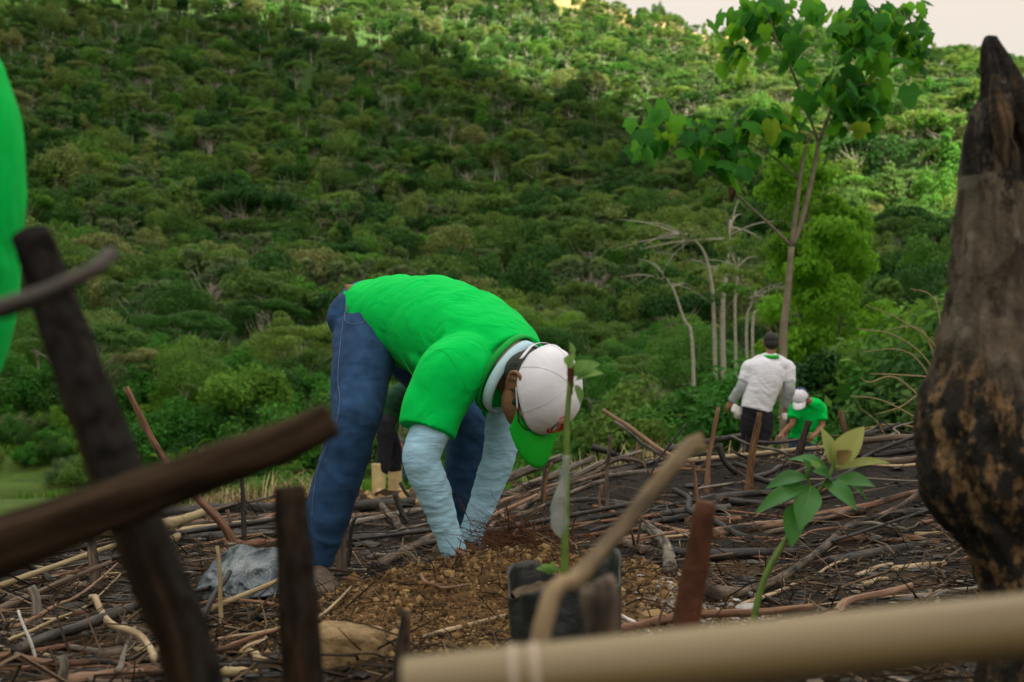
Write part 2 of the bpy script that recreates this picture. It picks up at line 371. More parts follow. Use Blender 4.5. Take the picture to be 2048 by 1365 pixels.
# ================================================================ vegetation
def leafcloud(rg, clumps, n, size, up=.35, shell=.75, asp=.5, five=False, droop=0, vary=(.6, 1.35)):
    """n small leaf faces spread over the given ellipsoid clumps (x, y, z, rx, ry, rz) -> verts, faces, tone"""
    C = np.array(clumps, float); w = (C[:, 3]*C[:, 4]); w = w/w.sum(); k = rg.choice(len(C), n, p=w)
    d = rg.normal(size=(n, 3)); d[:, 2] = d[:, 2]+.35; d /= np.linalg.norm(d, axis=1)[:, None]
    rad = shell+(1.08-shell)*rg.random(n)**.7
    p = C[k, :3]+C[k, 3:6]*d*rad[:, None]
    nn = d*.8+np.array([0, 0, up])+rg.normal(size=(n, 3))*.45; nn /= np.linalg.norm(nn, axis=1)[:, None]
    a = rg.normal(size=(n, 3)); a[:, 2] -= droop; a -= nn*(a*nn).sum(1)[:, None]; a /= np.linalg.norm(a, axis=1)[:, None]; b = np.cross(nn, a)
    s = size*(vary[0]+(vary[1]-vary[0])*rg.random(n))[:, None]
    bend = nn*s*(.18*rg.random(n))[:, None]
    q = np.stack([p-a*s*.5, p+b*s*asp*.5+bend-a*s*.05, p+a*s*.5, p-b*s*asp*.5+bend-a*s*.05], 1)
    ctone = rg.random(len(C))*.5
    tone = np.repeat(.25+ctone[k]+.25*rg.random(n), 4)
    V = q.reshape(-1, 3); Fc = np.arange(n*4).reshape(n, 4)
    return V, Fc, tone
def leafmesh(name, parts, mat):
    V = np.concatenate([p[0] for p in parts]); n = len(V)//4; me = bpy.data.meshes.new(name)
    me.vertices.add(n*4); me.vertices.foreach_set('co', V.ravel()); me.loops.add(n*4); me.loops.foreach_set('vertex_index', np.arange(n*4))
    me.polygons.add(n); me.polygons.foreach_set('loop_start', np.arange(n)*4); me.polygons.foreach_set('loop_total', np.full(n, 4))
    a = me.attributes.new('tone', 'FLOAT', 'POINT'); a.data.foreach_set('value', np.concatenate([p[2] for p in parts]))
    me.materials.append(mat); me.update(calc_edges=True); me.validate(); return me
def limbs(rg, base, top, ends, r0, sides=5, wob=.3):
    mb = MB(); base = np.array(base, float); top = np.array(top, float)
    mid = (base+top)/2+rg.normal(size=3)*[wob, wob, 0]
    mb.add(*tube([base-[0, 0, .6], base, mid, top], [r0*1.25, r0, r0*.8, r0*.55], 6, 8))
    for e_ in ends:
        e_ = np.array(e_, float); st = base+(top-base)*rg.uniform(.62, 1.0); m_ = (st+e_)/2+[0, 0, -.08*np.linalg.norm(e_-st)]+rg.normal(size=3)*wob*.5
        mb.add(*tube([st, m_, e_], [r0*.45, r0*.3, r0*.1], sides, 6))
    return mb
def proto_tree(kind, seed, leaf, n, mat, tmat):
    """a tree about 1 unit tall = 12 m; returns (crown mesh, trunk mesh)"""
    rg = np.random.default_rng(seed); cl = []
    if kind == 'dome':
        Rr = rg.uniform(3.7, 4.7)
        for i in range(30):
            t_ = rg.random()*2*math.pi; ph = rg.uniform(-.45, 1.0); cz = math.sqrt(max(0, 1-ph*ph)); k_ = rg.uniform(.72, 1.08); z = 7.6+3.6*ph*k_
            s = rg.uniform(1.1, 2.0); cl.append((Rr*cz*k_*math.cos(t_), Rr*cz*k_*math.sin(t_), z, s, s, s*.78))
        cl.append((0, 0, 6.5, 3.2, 3.2, 2.6)); tr = (0, 0, 6.5); r0 = .22; ne = 6
    elif kind == 'umbrella':
        for i in range(30):
            t_ = rg.random()*2*math.pi; u = rg.random()**.5*6.4; z = 10.3-.03*u*u+rg.normal()*.35
            s = rg.uniform(1.0, 1.9); cl.append((u*math.cos(t_), u*math.sin(t_), z, s, s, s*.32))
        tr = (0, 0, 7); r0 = .20; ne = 11
    elif kind == 'tall':
        for i in range(30):
            h = rg.random(); t_ = rg.random()*2*math.pi; u = (1-h*.75)*3.0*rg.random()**.5; z = 4.5+8*h
            s = rg.uniform(.8, 1.4); cl.append((u*math.cos(t_), u*math.sin(t_), z, s, s, s*.7))
        cl.append((0, 0, 7.5, 1.9, 1.9, 3)); tr = (0, 0, 9); r0 = .2; ne = 5
    elif kind == 'bushy':
        for i in range(30):
            t_ = rg.random()*2*math.pi; u = rg.random()**.6*4; h = rg.random(); z = 1.2+6.3*h*(1-(u/5)**2)
            s = rg.uniform(.9, 1.6); cl.append((u*math.cos(t_), u*math.sin(t_), z, s, s, s*.75))
        cl.append((0, 0, 3, 3, 3, 3)); tr = (0, 0, 4); r0 = .2; ne = 4
    elif kind == 'sparse':
        for i in range(26):
            t_ = rg.random()*2*math.pi; u = rg.random()**.5*4.2; z = 8.6+rg.uniform(-2, 2.2)*(1-u/7)
            s = rg.uniform(.5, 1.0); cl.append((u*math.cos(t_), u*math.sin(t_), z, s, s, s*.45))
        tr = (0, 0, 7.2); r0 = .2; ne = 20
    me = leafmesh(kind+'_crown', [leafcloud(rg, cl, n, leaf, up=.6 if kind == 'umbrella' else .35)], mat)
    ks = rg.choice(len(cl), min(ne, len(cl)), replace=False)
    if kind == 'umbrella' or kind == 'sparse':
        tm = limbs(rg, (0, 0, 0), tr, [np.array(cl[k][:3])-[0, 0, .2] for k in ks], r0, wob=.5)
    else: tm = limbs(rg, (0, 0, 0), tr, [cl[k][:3] for k in ks], r0, wob=.4)
    return me, tm.mesh(kind+'_trunk', tmat, True)
PT = {}
def getp(key, *a):
    if key not in PT: PT[key] = proto_tree(*a)
    return PT[key]
FARK = []                      # prototypes for the far slope
spec = [('dome', 1), ('dome', 2), ('umbrella', 3), ('tall', 4), ('dome', 5), ('umbrella', 6), ('bushy', 7), ('tall', 8), ('sparse', 9), ('dome', 10)]
for k, s in spec:
    mt = M['olive'] if s == 9 else M['forest']
    FARK.append(('far%d' % s, getp('far%d' % s, k, s, .66, 2300 if k != 'sparse' else 1300, mt, M['trunk']), k))
NEARK = []
for k, s in [('dome', 21), ('umbrella', 22), ('bushy', 23), ('bushy', 24), ('tall', 25), ('sparse', 26), ('dome', 27)]:
    NEARK.append(('near%d' % s, getp('near%d' % s, k, s, .36, 7000 if k != 'sparse' else 3000, M['olive'] if s in (26,) else (M['shrub'] if s in (23, 24, 27) else M['forest']), M['trunk']), k))
def place_tree(meshes, x, y, scale, rz, name, label, cat='tree', group=None, sz=1.0, sink=.25, mats=None):
    z = hz(x, y)-sink*scale
    e_ = empty(name, (x, y, z), label, cat, group, rz)
    for nm, me in (('crown', meshes[0]), ('trunk', meshes[1])):
        o = bpy.data.objects.new(nm, me); COL.objects.link(o); o.parent = e_; o.scale = (scale, scale, scale*sz)
    return e_
LBL = {'dome': 'dense round-crowned green tree in the forest on the slope', 'umbrella': 'flat-topped umbrella tree with pale limbs in the forest on the slope',
       'tall': 'tall narrow dark green tree in the forest on the slope', 'bushy': 'low bushy green tree in the forest on the slope', 'sparse': 'thin greyish tree with pale branches in the forest on the slope'}
# hand placed trees of the slope: (px, py of the trunk foot, scale, mesh, name, label)
MP = lambda k: [q for q in FARK+NEARK if q[0] == k][0][1]
pale = {}
def palecopy(key, mat):
    if (key, mat) not in pale:
        a, b = MP(key); c_ = a.copy(); c_.materials[0] = M[mat]; d_ = b.copy(); d_.materials[0] = M['whitetrunk']; pale[(key, mat)] = (c_, d_)
    return pale[(key, mat)]
HAND = [
 (830, 322, 1.15, palecopy('far9', 'paleleaf'), 'bare_pale_tree', 'whitish nearly bare tree high on the slope above the bent man'),
 (152, 520, .75, palecopy('far9', 'paleleaf'), 'bare_pale_tree', 'whitish bare tree low on the slope at the left edge beside the green shirt'),
 (222, 640, .62, palecopy('near26', 'paleleaf'), 'bare_pale_tree', 'spreading bare grey tree with reddish trunk just above the left burnt pole'),
 (545, 375, 1.2, palecopy('far9', 'olive'), 'pale_tree', 'pale grey-leaved tree with forked white limbs left of the bent man, midway up the slope'),
 (310, 290, 1.0, palecopy('far3', 'olive'), 'umbrella_tree', 'umbrella tree with bright white forked trunk in the upper left of the slope'),
 (195, 290, .95, palecopy('far6', 'forest'), 'umbrella_tree', 'umbrella tree with slanting white trunk, leftmost on the upper slope'),
 (432, 120, 1.35, palecopy('far3', 'forest'), 'umbrella_tree', 'wide dark umbrella tree with white trunk standing under the sunlit band'),
 (1088, 545, .85, palecopy('far6', 'forest'), 'umbrella_tree', 'broad umbrella tree with a Y-shaped pale trunk right above the bent back'),
 (665, 555, .8, palecopy('far3', 'forest'), 'umbrella_tree', 'umbrella tree with leaning white trunk just left above the jeans'),
 (445, 640, .75, palecopy('far6', 'forest'), 'slender_tree', 'tree with a straight thin white trunk above the left shrubs'),
 (820, 480, .8, palecopy('far6', 'forest'), 'umbrella_tree', 'umbrella tree with forked pale limbs directly above the green back'),
 (1200, 480, .8, palecopy('far3', 'olive'), 'umbrella_tree', 'greyish umbrella tree in the shaded hollow right of the bent man'),
 (585, 790, .33, palecopy('near22', 'shrub'), 'umbrella_tree', 'small light green umbrella tree with crooked white trunk close to the jeans'),
 (380, 560, .8, palecopy('far3', 'forest'), 'umbrella_tree', 'olive umbrella tree with pale limbs above the left shrubs'),
]
taken = []
for (px, py, sc_, ms, nm, lb) in HAND:
    g = G(px, py); place_tree(ms, g.x, g.y, sc_, random.random()*6, nm, lb); taken.append((g.x, g.y, 4*sc_))
# all the other trees: jittered rows whose spacing grows with distance
pts = []; rg = np.random.default_rng(11); r = 56.0
while r < 1010:
    sp = np.interp(r, [50, 90, 150, 300, 700, 1000], [4.5, 5.5, 7.0, 9.2, 11.4, 13.2])
    a = -.66+rg.random()*.02
    while a < .66:
        rr = r+rg.normal()*sp*.3; aa = a+rg.normal()*sp*.22/r; x, y = rr*math.sin(aa), rr*math.cos(aa)
        a += sp/r
        if math.hypot((x+22)/11, (y-36)/14) < 1.1: continue
        tanp = rr > 770 and .04 < x/y < .25
        if tanp and fbm(x/30, y/30, 3) < .12+.1*sm((rr-820)/60): continue
        if any((x-t0)**2+(y-t1)**2 < t2*t2 for t0, t1, t2 in taken): continue
        h = float(fbm(x/60+5, y/60, 3)); big = np.interp(rr, [56, 90, 150, 300, 1000], [.36, .46, .64, .95, 1.07])*min(1.3, np.exp(rg.normal()*.24))*(1+.25*h)
        pts.append((rr, x, y, big, rg.random()*6.28, h))
    r += sp*.8
pts.sort(); NI = 215; GROUPS = {}
near_count = 0
for i, (rr, x, y, s, rz, h) in enumerate(pts[:NI]):
    u = rg.random()
    key = ('near23' if u < .25 else 'near24' if u < .40 else 'near21' if u < .6 else 'near27' if u < .8 else 'near22' if u < .92 else 'near26' if u < .97 else 'near25')
    kd = [q for q in NEARK if q[0] == key][0]
    place_tree(kd[1], x, y, s, rz, {'dome': 'round_tree', 'umbrella': 'umbrella_tree', 'tall': 'tall_tree', 'bushy': 'bushy_tree', 'sparse': 'sparse_tree'}[kd[2]],
               LBL[kd[2]].replace('in the forest on the slope', 'on the lower slope nearest the clearing'), 'tree', {'dome': 'round trees of the lower slope', 'umbrella': 'umbrella trees of the lower slope', 'tall': 'tall trees of the lower slope', 'bushy': 'bushy trees of the lower slope', 'sparse': 'greyish trees of the lower slope'}[kd[2]], sz=rg.uniform(.85, 1.15))
# the rest of the forest: one object, instanced
def forest(pts):
    me = bpy.data.meshes.new('forest'); V = np.array([(x, y, hz(x, y)-.3) for (_, x, y, *_q) in pts])
    me.from_pydata(V.tolist(), [], [])
    n = len(pts); rg = np.random.default_rng(5)
    kw = np.array([.18, .17, .07, .10, .16, .05, .05, .07, .04, .11]); kd = rg.choice(len(FARK), n, p=kw/kw.sum())
    rot = np.zeros((n, 3)); rot[:, 2] = rg.random(n)*6.28; rot[:, :2] = rg.normal(size=(n, 2))*.05
    sc_ = np.array([[s*rg.uniform(.9, 1.15), s*rg.uniform(.9, 1.15), s*rg.uniform(.95, 1.6)] for (_, x, y, s, *_q) in pts])
    for nm, tp, fld, val in (('kd', 'INT', 'value', kd), ('rot', 'FLOAT_VECTOR', 'vector', rot.ravel()), ('scl', 'FLOAT_VECTOR', 'vector', sc_.ravel())):
        a = me.attributes.new(nm, tp, 'POINT'); a.data.foreach_set(fld, val)
    o = bpy.data.objects.new('forest', me); COL.objects.link(o); tag(o, 'continuous tropical forest covering the hillside', 'forest', kind='stuff')
    ng = bpy.data.node_groups.new('forest', 'GeometryNodeTree'); ng.interface.new_socket('Geometry', in_out='INPUT', socket_type='NodeSocketGeometry'); ng.interface.new_socket('Geometry', in_out='OUTPUT', socket_type='NodeSocketGeometry')
    N = ng.nodes; L = ng.links; gi = N.new('NodeGroupInput'); go = N.new('NodeGroupOutput')
    jn = N.new('GeometryNodeJoinGeometry')
    # the sources are trees that stand on the lower slope, so nothing extra is in the scene
    for key, ms, kd_ in FARK:
        j2 = N.new('GeometryNodeJoinGeometry')
        for q in FSRC[key]:
            oi = N.new('GeometryNodeObjectInfo'); oi.inputs[0].default_value = q; oi.transform_space = 'ORIGINAL'; L.new(oi.outputs['Geometry'], j2.inputs[0])
        gt = N.new('GeometryNodeGeometryToInstance'); L.new(j2.outputs[0], gt.inputs[0]); L.new(gt.outputs[0], jn.inputs[0])
    ip = N.new('GeometryNodeInstanceOnPoints'); L.new(gi.outputs[0], ip.inputs['Points']); L.new(jn.outputs[0], ip.inputs['Instance'])
    ip.inputs['Pick Instance'].default_value = True
    def na(nm, dt):
        a = N.new('GeometryNodeInputNamedAttribute'); a.data_type = dt; a.inputs[0].default_value = nm
        return [s for s in a.outputs if s.enabled and s.name == 'Attribute'][0]
    L.new(na('kd', 'INT'), ip.inputs['Instance Index']); L.new(na('rot', 'FLOAT_VECTOR'), ip.inputs['Rotation']); L.new(na('scl', 'FLOAT_VECTOR'), ip.inputs['Scale'])
    L.new(ip.outputs[0], go.inputs[0]); md = o.modifiers.new('forest', 'NODES'); md.node_group = ng
# the first ten far trees are real individuals that also lend their shape to the rest
FSRC = {}
rest = pts[NI:]
for i, (key, ms, kd_) in enumerate(FARK):
    rr, x, y, s, rz, h = rest[i*3]
    e_ = place_tree(ms, x, y, s, rz, 'forest_tree', LBL[kd_], 'tree', 'trees at the edge of the forest'); FSRC[key] = list(e_.children)
    for ch in e_.children: ch.scale = (1, 1, 1)
    e_.scale = (s, s, s)
used = {i*3 for i in range(len(FARK))}
forest([p for i, p in enumerate(rest) if i not in used])
# ---------------------------------------------------------------- shrubs of the middle ground (15 - 55 m)
def proto_shrub(seed, mat, leaf=.13, n=5200, form='mound'):
    rg = np.random.default_rng(seed); cl = []
    for i in range(26):
        t_ = rg.random()*6.28; u = rg.random()**.6; h = rg.random()
        if form == 'mound': cl.append((u*1.15*math.cos(t_), u*1.15*math.sin(t_), .35+1.35*h*(1-u*u*.6), *(3*[rg.uniform(.25, .5)])))
        elif form == 'feather':
            for q_ in range(3):
                h = rg.random(); t_ = rg.random()*6.28; u = rg.random()**.5*(1.0-.45*abs(h-.45)); cl.append((u*.9*math.cos(t_), u*.9*math.sin(t_), .3+3.1*h, rg.uniform(.14, .34), rg.uniform(.14, .34), rg.uniform(.10, .22)))
        elif form == 'column': cl.append((u*(.75-.3*abs(h-.5))*math.cos(t_), u*(.75-.3*abs(h-.5))*math.sin(t_), .4+2.7*h, *(3*[rg.uniform(.25, .45)])))
        else: cl.append((u*1.3*math.cos(t_), u*1.3*math.sin(t_), 2.2+.9*h*(1-u*.5), *(3*[rg.uniform(.22, .5)])))
    me = leafmesh('shrub_foliage', [leafcloud(rg, cl, n, leaf, asp=.45, droop=.5, shell=.35)], mat)
    mb = MB()
    for i in range(7):
        c_ = cl[rg.integers(len(cl))]; mb.add(*tube([(0, 0, -.2), (c_[0]*.3, c_[1]*.3, c_[2]*.5), c_[:3]], [.035, .025, .01], 5, 6))
    return me, mb.mesh('stems', M['trunkdark'])
SH = {'a': proto_shrub(31, M['shrub']), 'b': proto_shrub(32, M['shrub'], .17, 3600), 'c': proto_shrub(33, M['forest'], .12, 6000),
      'lime': proto_shrub(34, M['lime'], .085, 24000, 'feather'), 'ol': proto_shrub(35, M['olive'], .12, 6500, 'mound'), 'tr': proto_shrub(36, M['shrub'], .14, 5200, 'tree'), 'd': proto_shrub(37, M['forest'], .16, 4200, 'column')}
def shrub(key, px, D, s, label, group=None, name='shrub', sz=1.0, z=None):
    x = (px-1024)/F*D; ms = SH[key]; zz = hz(x, D)-.05*s if z is None else z
    e_ = empty(name, (x, D, zz), label, 'shrub', group, random.random()*6)
    for nm, me in (('foliage', ms[0]), ('stem', ms[1])):
        o = bpy.data.objects.new(nm, me); COL.objects.link(o); o.parent = e_; o.scale = (s, s, s*sz)
    return e_
# right side thicket behind the two men
rg = np.random.default_rng(77)
for i in range(58):
    px = 1130+i*15.5+rg.normal()*16; D = rg.choice([17, 20, 24, 29, 36])*rg.uniform(.92, 1.1)
    if px < 1300: D = max(D, 22)
    top = np.interp(px, [1150, 1260, 1400, 1550, 1700, 1850, 2100], [830, 745, 745, 700, 640, 600, 560])+rg.uniform(0, 150)*(24/D)-(D-20)*2.2
    x = (px-1024)/F*D; h = max(.8, (CAMZ+(908-top)/F*D-hz(x, D)))
    s = h/2.0; key = rg.choice(['a', 'b', 'c', 'a', 'tr', 'd', 'ol'], p=[.2, .2, .2, .15, .1, .1, .05])
    hh = {'tr': 3.3, 'd': 3.4}.get(key, 2.0)
    s = h/hh; s = max(s, .5)
    shrub(key, px, D, s if hh < 3 else s, 'leafy shrub in the dense thicket behind the two standing workers', 'thicket shrubs on the right', sz=1.0)
shrub('lime', 1650, 33, 2.45, 'tall yellow-green feathery bush rising behind the young tree', name='lime_green_bush', sz=1.35)
shrub('lime', 1725, 30, 1.5, 'yellow-green feathery bush right of the taller yellow-green one', name='lime_green_bush', sz=.95)
shrub('lime', 1560, 38, 1.7, 'yellow-green bush partly hidden behind the young tree trunk', name='lime_green_bush', sz=.9)
# left side: bright shrubs below the slope and by the pond
for i in range(40):
    px = 20+i*27+rg.normal()*14; D = rg.choice([44, 50, 56, 62])*rg.uniform(.94, 1.06)
    if px < 330: D = max(D, 56)
    x = (px-1024)/F*D
    shrub(rg.choice(['a', 'b', 'c', 'tr', 'ol'], p=[.32, .28, .1, .2, .1]), px, D, rg.uniform(1.1, 2.0), 'bright green shrub at the foot of the slope behind the clearing', 'shrubs at the foot of the slope')
shrub('a', 82, 56, 1.75, 'rounded light green bush on the grassy bank above the pond', name='round_bush')
shrub('c', 118, 55, 1.2, 'small dark green bush in front of the rounded bush above the pond', name='round_bush')
for px, D, s in ((470, 24, .5), (540, 20, .55), (590, 26, .6), (860, 30, .8), (1000, 27, .7), (430, 30, .6), (1100, 26, .8), (1180, 24, .9), (1250, 25, 1.0)):
    shrub('b', px, D, s, 'low bright green shrub just beyond the burnt clearing', 'low shrubs beyond the clearing')
# slender pale trunks on the right, traced
def pale_tree(px_pts, D, rpx, crown, label, name='slender_pale_tree'):
    pl = [P(x, y, D) for x, y in px_pts]; b = pl[0].copy(); b.z = hz(b.x, b.y); r0 = rpx*D/F
    e_ = empty(name, (b.x, b.y, b.z), label, 'tree'); mb = MB()
    mb.add(*tube([tuple(b-Vector((0, 0, .2)))]+[tuple(p) for p in pl], [r0*1.2]+list(np.linspace(r0, r0*.35, len(pl))), 7, 16))
    tp = pl[-1]; g2 = np.random.default_rng(int(px_pts[0][0])); cl = []
    for k in range(9):
        q = tp+Vector(g2.normal(size=3)*[1.2*crown, 1.2*crown, .6*crown]); st = pl[-2].lerp(tp, g2.random())
        mb.add(*tube([tuple(st), tuple((st+q)/2+Vector((0, 0, .2))), tuple(q)], [r0*.4, r0*.3, r0*.12], 5, 6)); s_ = crown*g2.uniform(.4, .9); cl.append((*(q+Vector((0, 0, .3))), s_*.6, s_*.6, s_*.3))
    mb.build('trunk', M['whitetrunk'], e_)
    V, Fc, tn = leafcloud(g2, cl, 650, .2, shell=.2); me = leafmesh('crown', [(V-np.array(e_.location), Fc, tn)], M['forest'])
    o = bpy.data.objects.new('crown', me); COL.objects.link(o); o.parent = e_
pale_tree([(1385, 690), (1368, 640), (1345, 575), (1322, 545)], 44, 3.6, 1.5, 'thin white trunk bending left, leftmost of the pale trunks behind the clearing')
pale_tree([(1428, 640), (1422, 560), (1408, 505), (1385, 478), (1360, 468)], 46, 4, 1.7, 'white trunk with an arching top, second of the pale trunks from the left')
pale_tree([(1445, 640), (1452, 560), (1458, 490), (1461, 440)], 46, 5, 1.8, 'thickest straight white trunk standing behind the clearing')
pale_tree([(1470, 640), (1474, 560), (1478, 515)], 47, 3, 1.3, 'thin straight pale trunk just right of the thickest one')
pale_tree([(1493, 665), (1503, 610), (1512, 580)], 43, 3, 1.1, 'short pale trunk left of the leaning one, near the young tree')
pale_tree([(1505, 660), (1522, 620), (1540, 590)], 42, 3, 1.0, 'short pale trunk leaning right towards the young tree')
# ---------------------------------------------------------------- grass & straw & broad plants
def grassfield(name, label, mat, pts, hgt, w, rgs, blades=14, spread=.12, lean=.6):
    rg = np.random.default_rng(rgs); p = np.repeat(np.array(pts), blades, axis=0); n = len(p)
    x = p[:, 0]+rg.normal(size=n)*spread; y = p[:, 1]+rg.normal(size=n)*spread; z = H(x, y)-.02
    a = rg.random(n)*6.28; h = hgt*rg.uniform(.4, 1.2, n); l = h*lean*rg.random(n); ww = w*rg.uniform(.6, 1.3, n)
    dx, dy = np.cos(a), np.sin(a); px_, py_ = -dy*ww/2, dx*ww/2
    b1 = np.c_[x-px_, y-py_, z]; b2 = np.c_[x+px_, y+py_, z]; m1 = np.c_[x+dx*l*.35+px_*.8, y+dy*l*.35+py_*.8, z+h*.6]; m2 = np.c_[x+dx*l*.35-px_*.8, y+dy*l*.35-py_*.8, z+h*.6]
    t1 = np.c_[x+dx*l+px_*.1, y+dy*l+py_*.1, z+h]; t2 = np.c_[x+dx*l-px_*.1, y+dy*l-py_*.1, z+h*.995]
    V = np.concatenate([np.stack([b1, b2, m1, m2], 1).reshape(-1, 3), np.stack([m2, m1, t1, t2], 1).reshape(-1, 3)])
    tn = np.tile(np.repeat(rg.random(n), 4), 2); me = leafmesh(name, [(V, None, tn)], mat)
    o = bpy.data.objects.new(name, me); COL.objects.link(o); tag(o, label, 'grass', kind='stuff')
for k in range(34):
    px = -60+k*14+rg.normal()*12; D = rg.uniform(44.5, 54)
    shrub(['a', 'c', 'b', 'ol'][k % 4], px, D, rg.uniform(.35, .85), 'small shrub on the grassy bank above the pond', 'small shrubs on the grassy bank')
rg = np.random.default_rng(9); q = []
for k in range(5200):
    a = rg.uniform(-.60, .62); r = 10.2*math.exp(rg.random()*1.75); 
    x, y = r*math.sin(a), r*math.cos(a)
    if math.hypot((x+22)/9.6, (y-36)/12.2) < 1.0: continue
    if r < 11.5+1.0*vn(x, y) or (x/y < -.40 and r < 30): continue
    q.append((x, y))
grassfield('green_grass', 'bright green grass beyond the burnt clearing', M['blade'], q, .26, .035, 1)
q = []
for k in range(330):
    px = rg.uniform(1130, 2000); D = rg.uniform(8.6, 12.5); q.append(((px-1024)/F*D, D))
for k in range(26):
    px = rg.uniform(330, 640); D = rg.uniform(8.8, 10.5); q.append(((px-1024)/F*D, D))
grassfield('dry_grass', 'dry yellow grass and straw at the edge of the clearing', M['straw'], q, .30, .012, 2, blades=16, spread=.16, lean=1.3)
def blade_leaf(mb, base, az, L, wd, rise, rg, tone):
    d = np.array([math.cos(az), math.sin(az), 0]); s = np.array([-math.sin(az), math.cos(az), 0]); n = 7; V = []
    for i in range(n+1):
        t_ = i/n; c_ = np.array(base)+d*L*(t_*.75)+np.array([0, 0, 1])*L*rise*(t_-.62*t_*t_); w_ = wd*math.sin(math.pi*min(1, .08+t_*.92))**.8
        V += [c_-s*w_*.5+[0, 0, w_*.18], c_, c_+s*w_*.5+[0, 0, w_*.18]]
    f = []
    for i in range(n):
        a = i*3; f += [(a, a+1, a+4, a+3), (a+1, a+2, a+5, a+4)]
    mb.add(V, f, tone=tone)
def proto_broad(seed):
    rg = np.random.default_rng(seed); mb = MB()
    for k in range(11): blade_leaf(mb, (0, 0, .02), k*2.4+rg.normal()*.3, rg.uniform(.6, 1.1), rg.uniform(.13, .22), rg.uniform(.7, 1.7), rg, rg.random()*.7)
    return mb.mesh('broad_leaves', M['blade'])
BR = [proto_broad(1), proto_broad(2), proto_broad(3)]
for k in range(46):
    px = rg.uniform(330, 660) if k < 30 else rg.uniform(700, 1250); D = rg.uniform(11, 19)
    x = (px-1024)/F*D; o = bpy.data.objects.new('broad_leaved_plant', BR[k % 3]); COL.objects.link(o); s = rg.uniform(.45, .85)
    o.location = (x, D, hz(x, D)-.02); o.scale = (s, s, s); o.rotation_euler = (0, 0, rg.random()*6)
    tag(o, 'broad-leaved green plant growing low beyond the edge of the clearing', 'plant', 'broad-leaved plants beyond the clearing')
for k, (px, py, s) in enumerate(((352, 905, 1.5), (415, 905, 1.3), (385, 900, 1.0))):
    g = P(px, py, 30); o = bpy.data.objects.new('banana_plant', BR[k]); COL.objects.link(o); o.location = (g.x, 30, hz(g.x, 30)); o.scale = (s, s, s*1.5)
    tag(o, ['young banana plant, left of the three on the grassy bank', 'young banana plant, right of the three on the grassy bank', 'young banana plant, middle of the three on the grassy bank'][k], 'banana plant')
qb = [(-r_*math.sin(a_), r_*math.cos(a_)) for r_, a_ in zip(rg.uniform(46, 66, 5200), rg.uniform(.22, .60, 5200)) if math.hypot((-r_*math.sin(a_)+22)/9.6, (r_*math.cos(a_)-36)/12.2) > 1 and r_ > 46]
grassfield('bank_grass', 'tall rough grass on the bank round the pond', M['blade'], qb, .42, .06, 21, blades=8, spread=.3)
# arching dry stems in front of the thicket on the right
dr = [[(1905, 830), (1875, 700), (1800, 640), (1730, 610)], [(1905, 850), (1860, 730), (1790, 672), (1715, 658)], [(1900, 840), (1880, 640), (1860, 590), (1820, 578)], [(1905, 870), (1800, 760), (1740, 765), (1720, 755)], [(1905, 880), (1830, 835), (1760, 800), (1700, 792)],
      [(1900, 800), (1880, 760), (1790, 750), (1740, 748)], [(1905, 850), (1850, 790), (1800, 815), (1750, 830)], [(1900, 820), (1860, 690), (1830, 655), (1770, 660)], [(1905, 860), (1850, 740), (1800, 700), (1720, 705)], [(1880, 870), (1800, 850), (1740, 855), (1690, 870)]]
e_ = empty('dry_shrub', tuple(P(1905, 860, 7.5)[:2])+(hz(P(1905, 860, 7.5).x, 7.5),), 'leafless dry bush with long arching pale stems beside the burnt snag', 'shrub')
for k, l in enumerate(dr):
    mb = MB(); D = 7.2+.12*k; root = (e_.location.x+.05*math.sin(k), e_.location.y+.05*math.cos(k), e_.location.z-.05)
    mb.add(*tube([root]+[tuple(P(x, y, D)) for x, y in l], [.011, .009, .007, .0055, .003], 6, 24)); mb.build('stem', M['straw'], e_)
# ---------------------------------------------------------------- the young tree with lobed leaves
def lobed(mb, c, d, nrm, s, rg, tone):
    """one heart-shaped, three-pointed leaf hanging from c along d"""
    d = np.array(d); d = d/np.linalg.norm(d); n = np.array(nrm, float); n -= d*n.dot(d); n /= np.linalg.norm(n); b = np.cross(n, d)
    pr = [(-.10, .0), (-.18, .22), (-.02, .44), (.22, .50), (.42, .62), (.52, .38), (.80, .30), (1.08, .0)]
    cup = rg.uniform(.12, .35); V = [np.array(c)]; out = []
    for (u, w) in pr[1:-1]: out.append((u, w))
    ring = [(-.02, 0)]+out+[(1.08, 0)]+[(u, -w) for u, w in out[::-1]]
    for (u, w) in ring: V.append(np.array(c)+d*u*s+b*w*s-n*(abs(w)*cup+u*u*.15)*s)
    V.append(np.array(c)+d*.45*s); k = len(ring); f = []
    for i in range(k): f.append((k+1, 1+i, 1+(i+1) % k))
    mb.add(V, f, tone=tone)
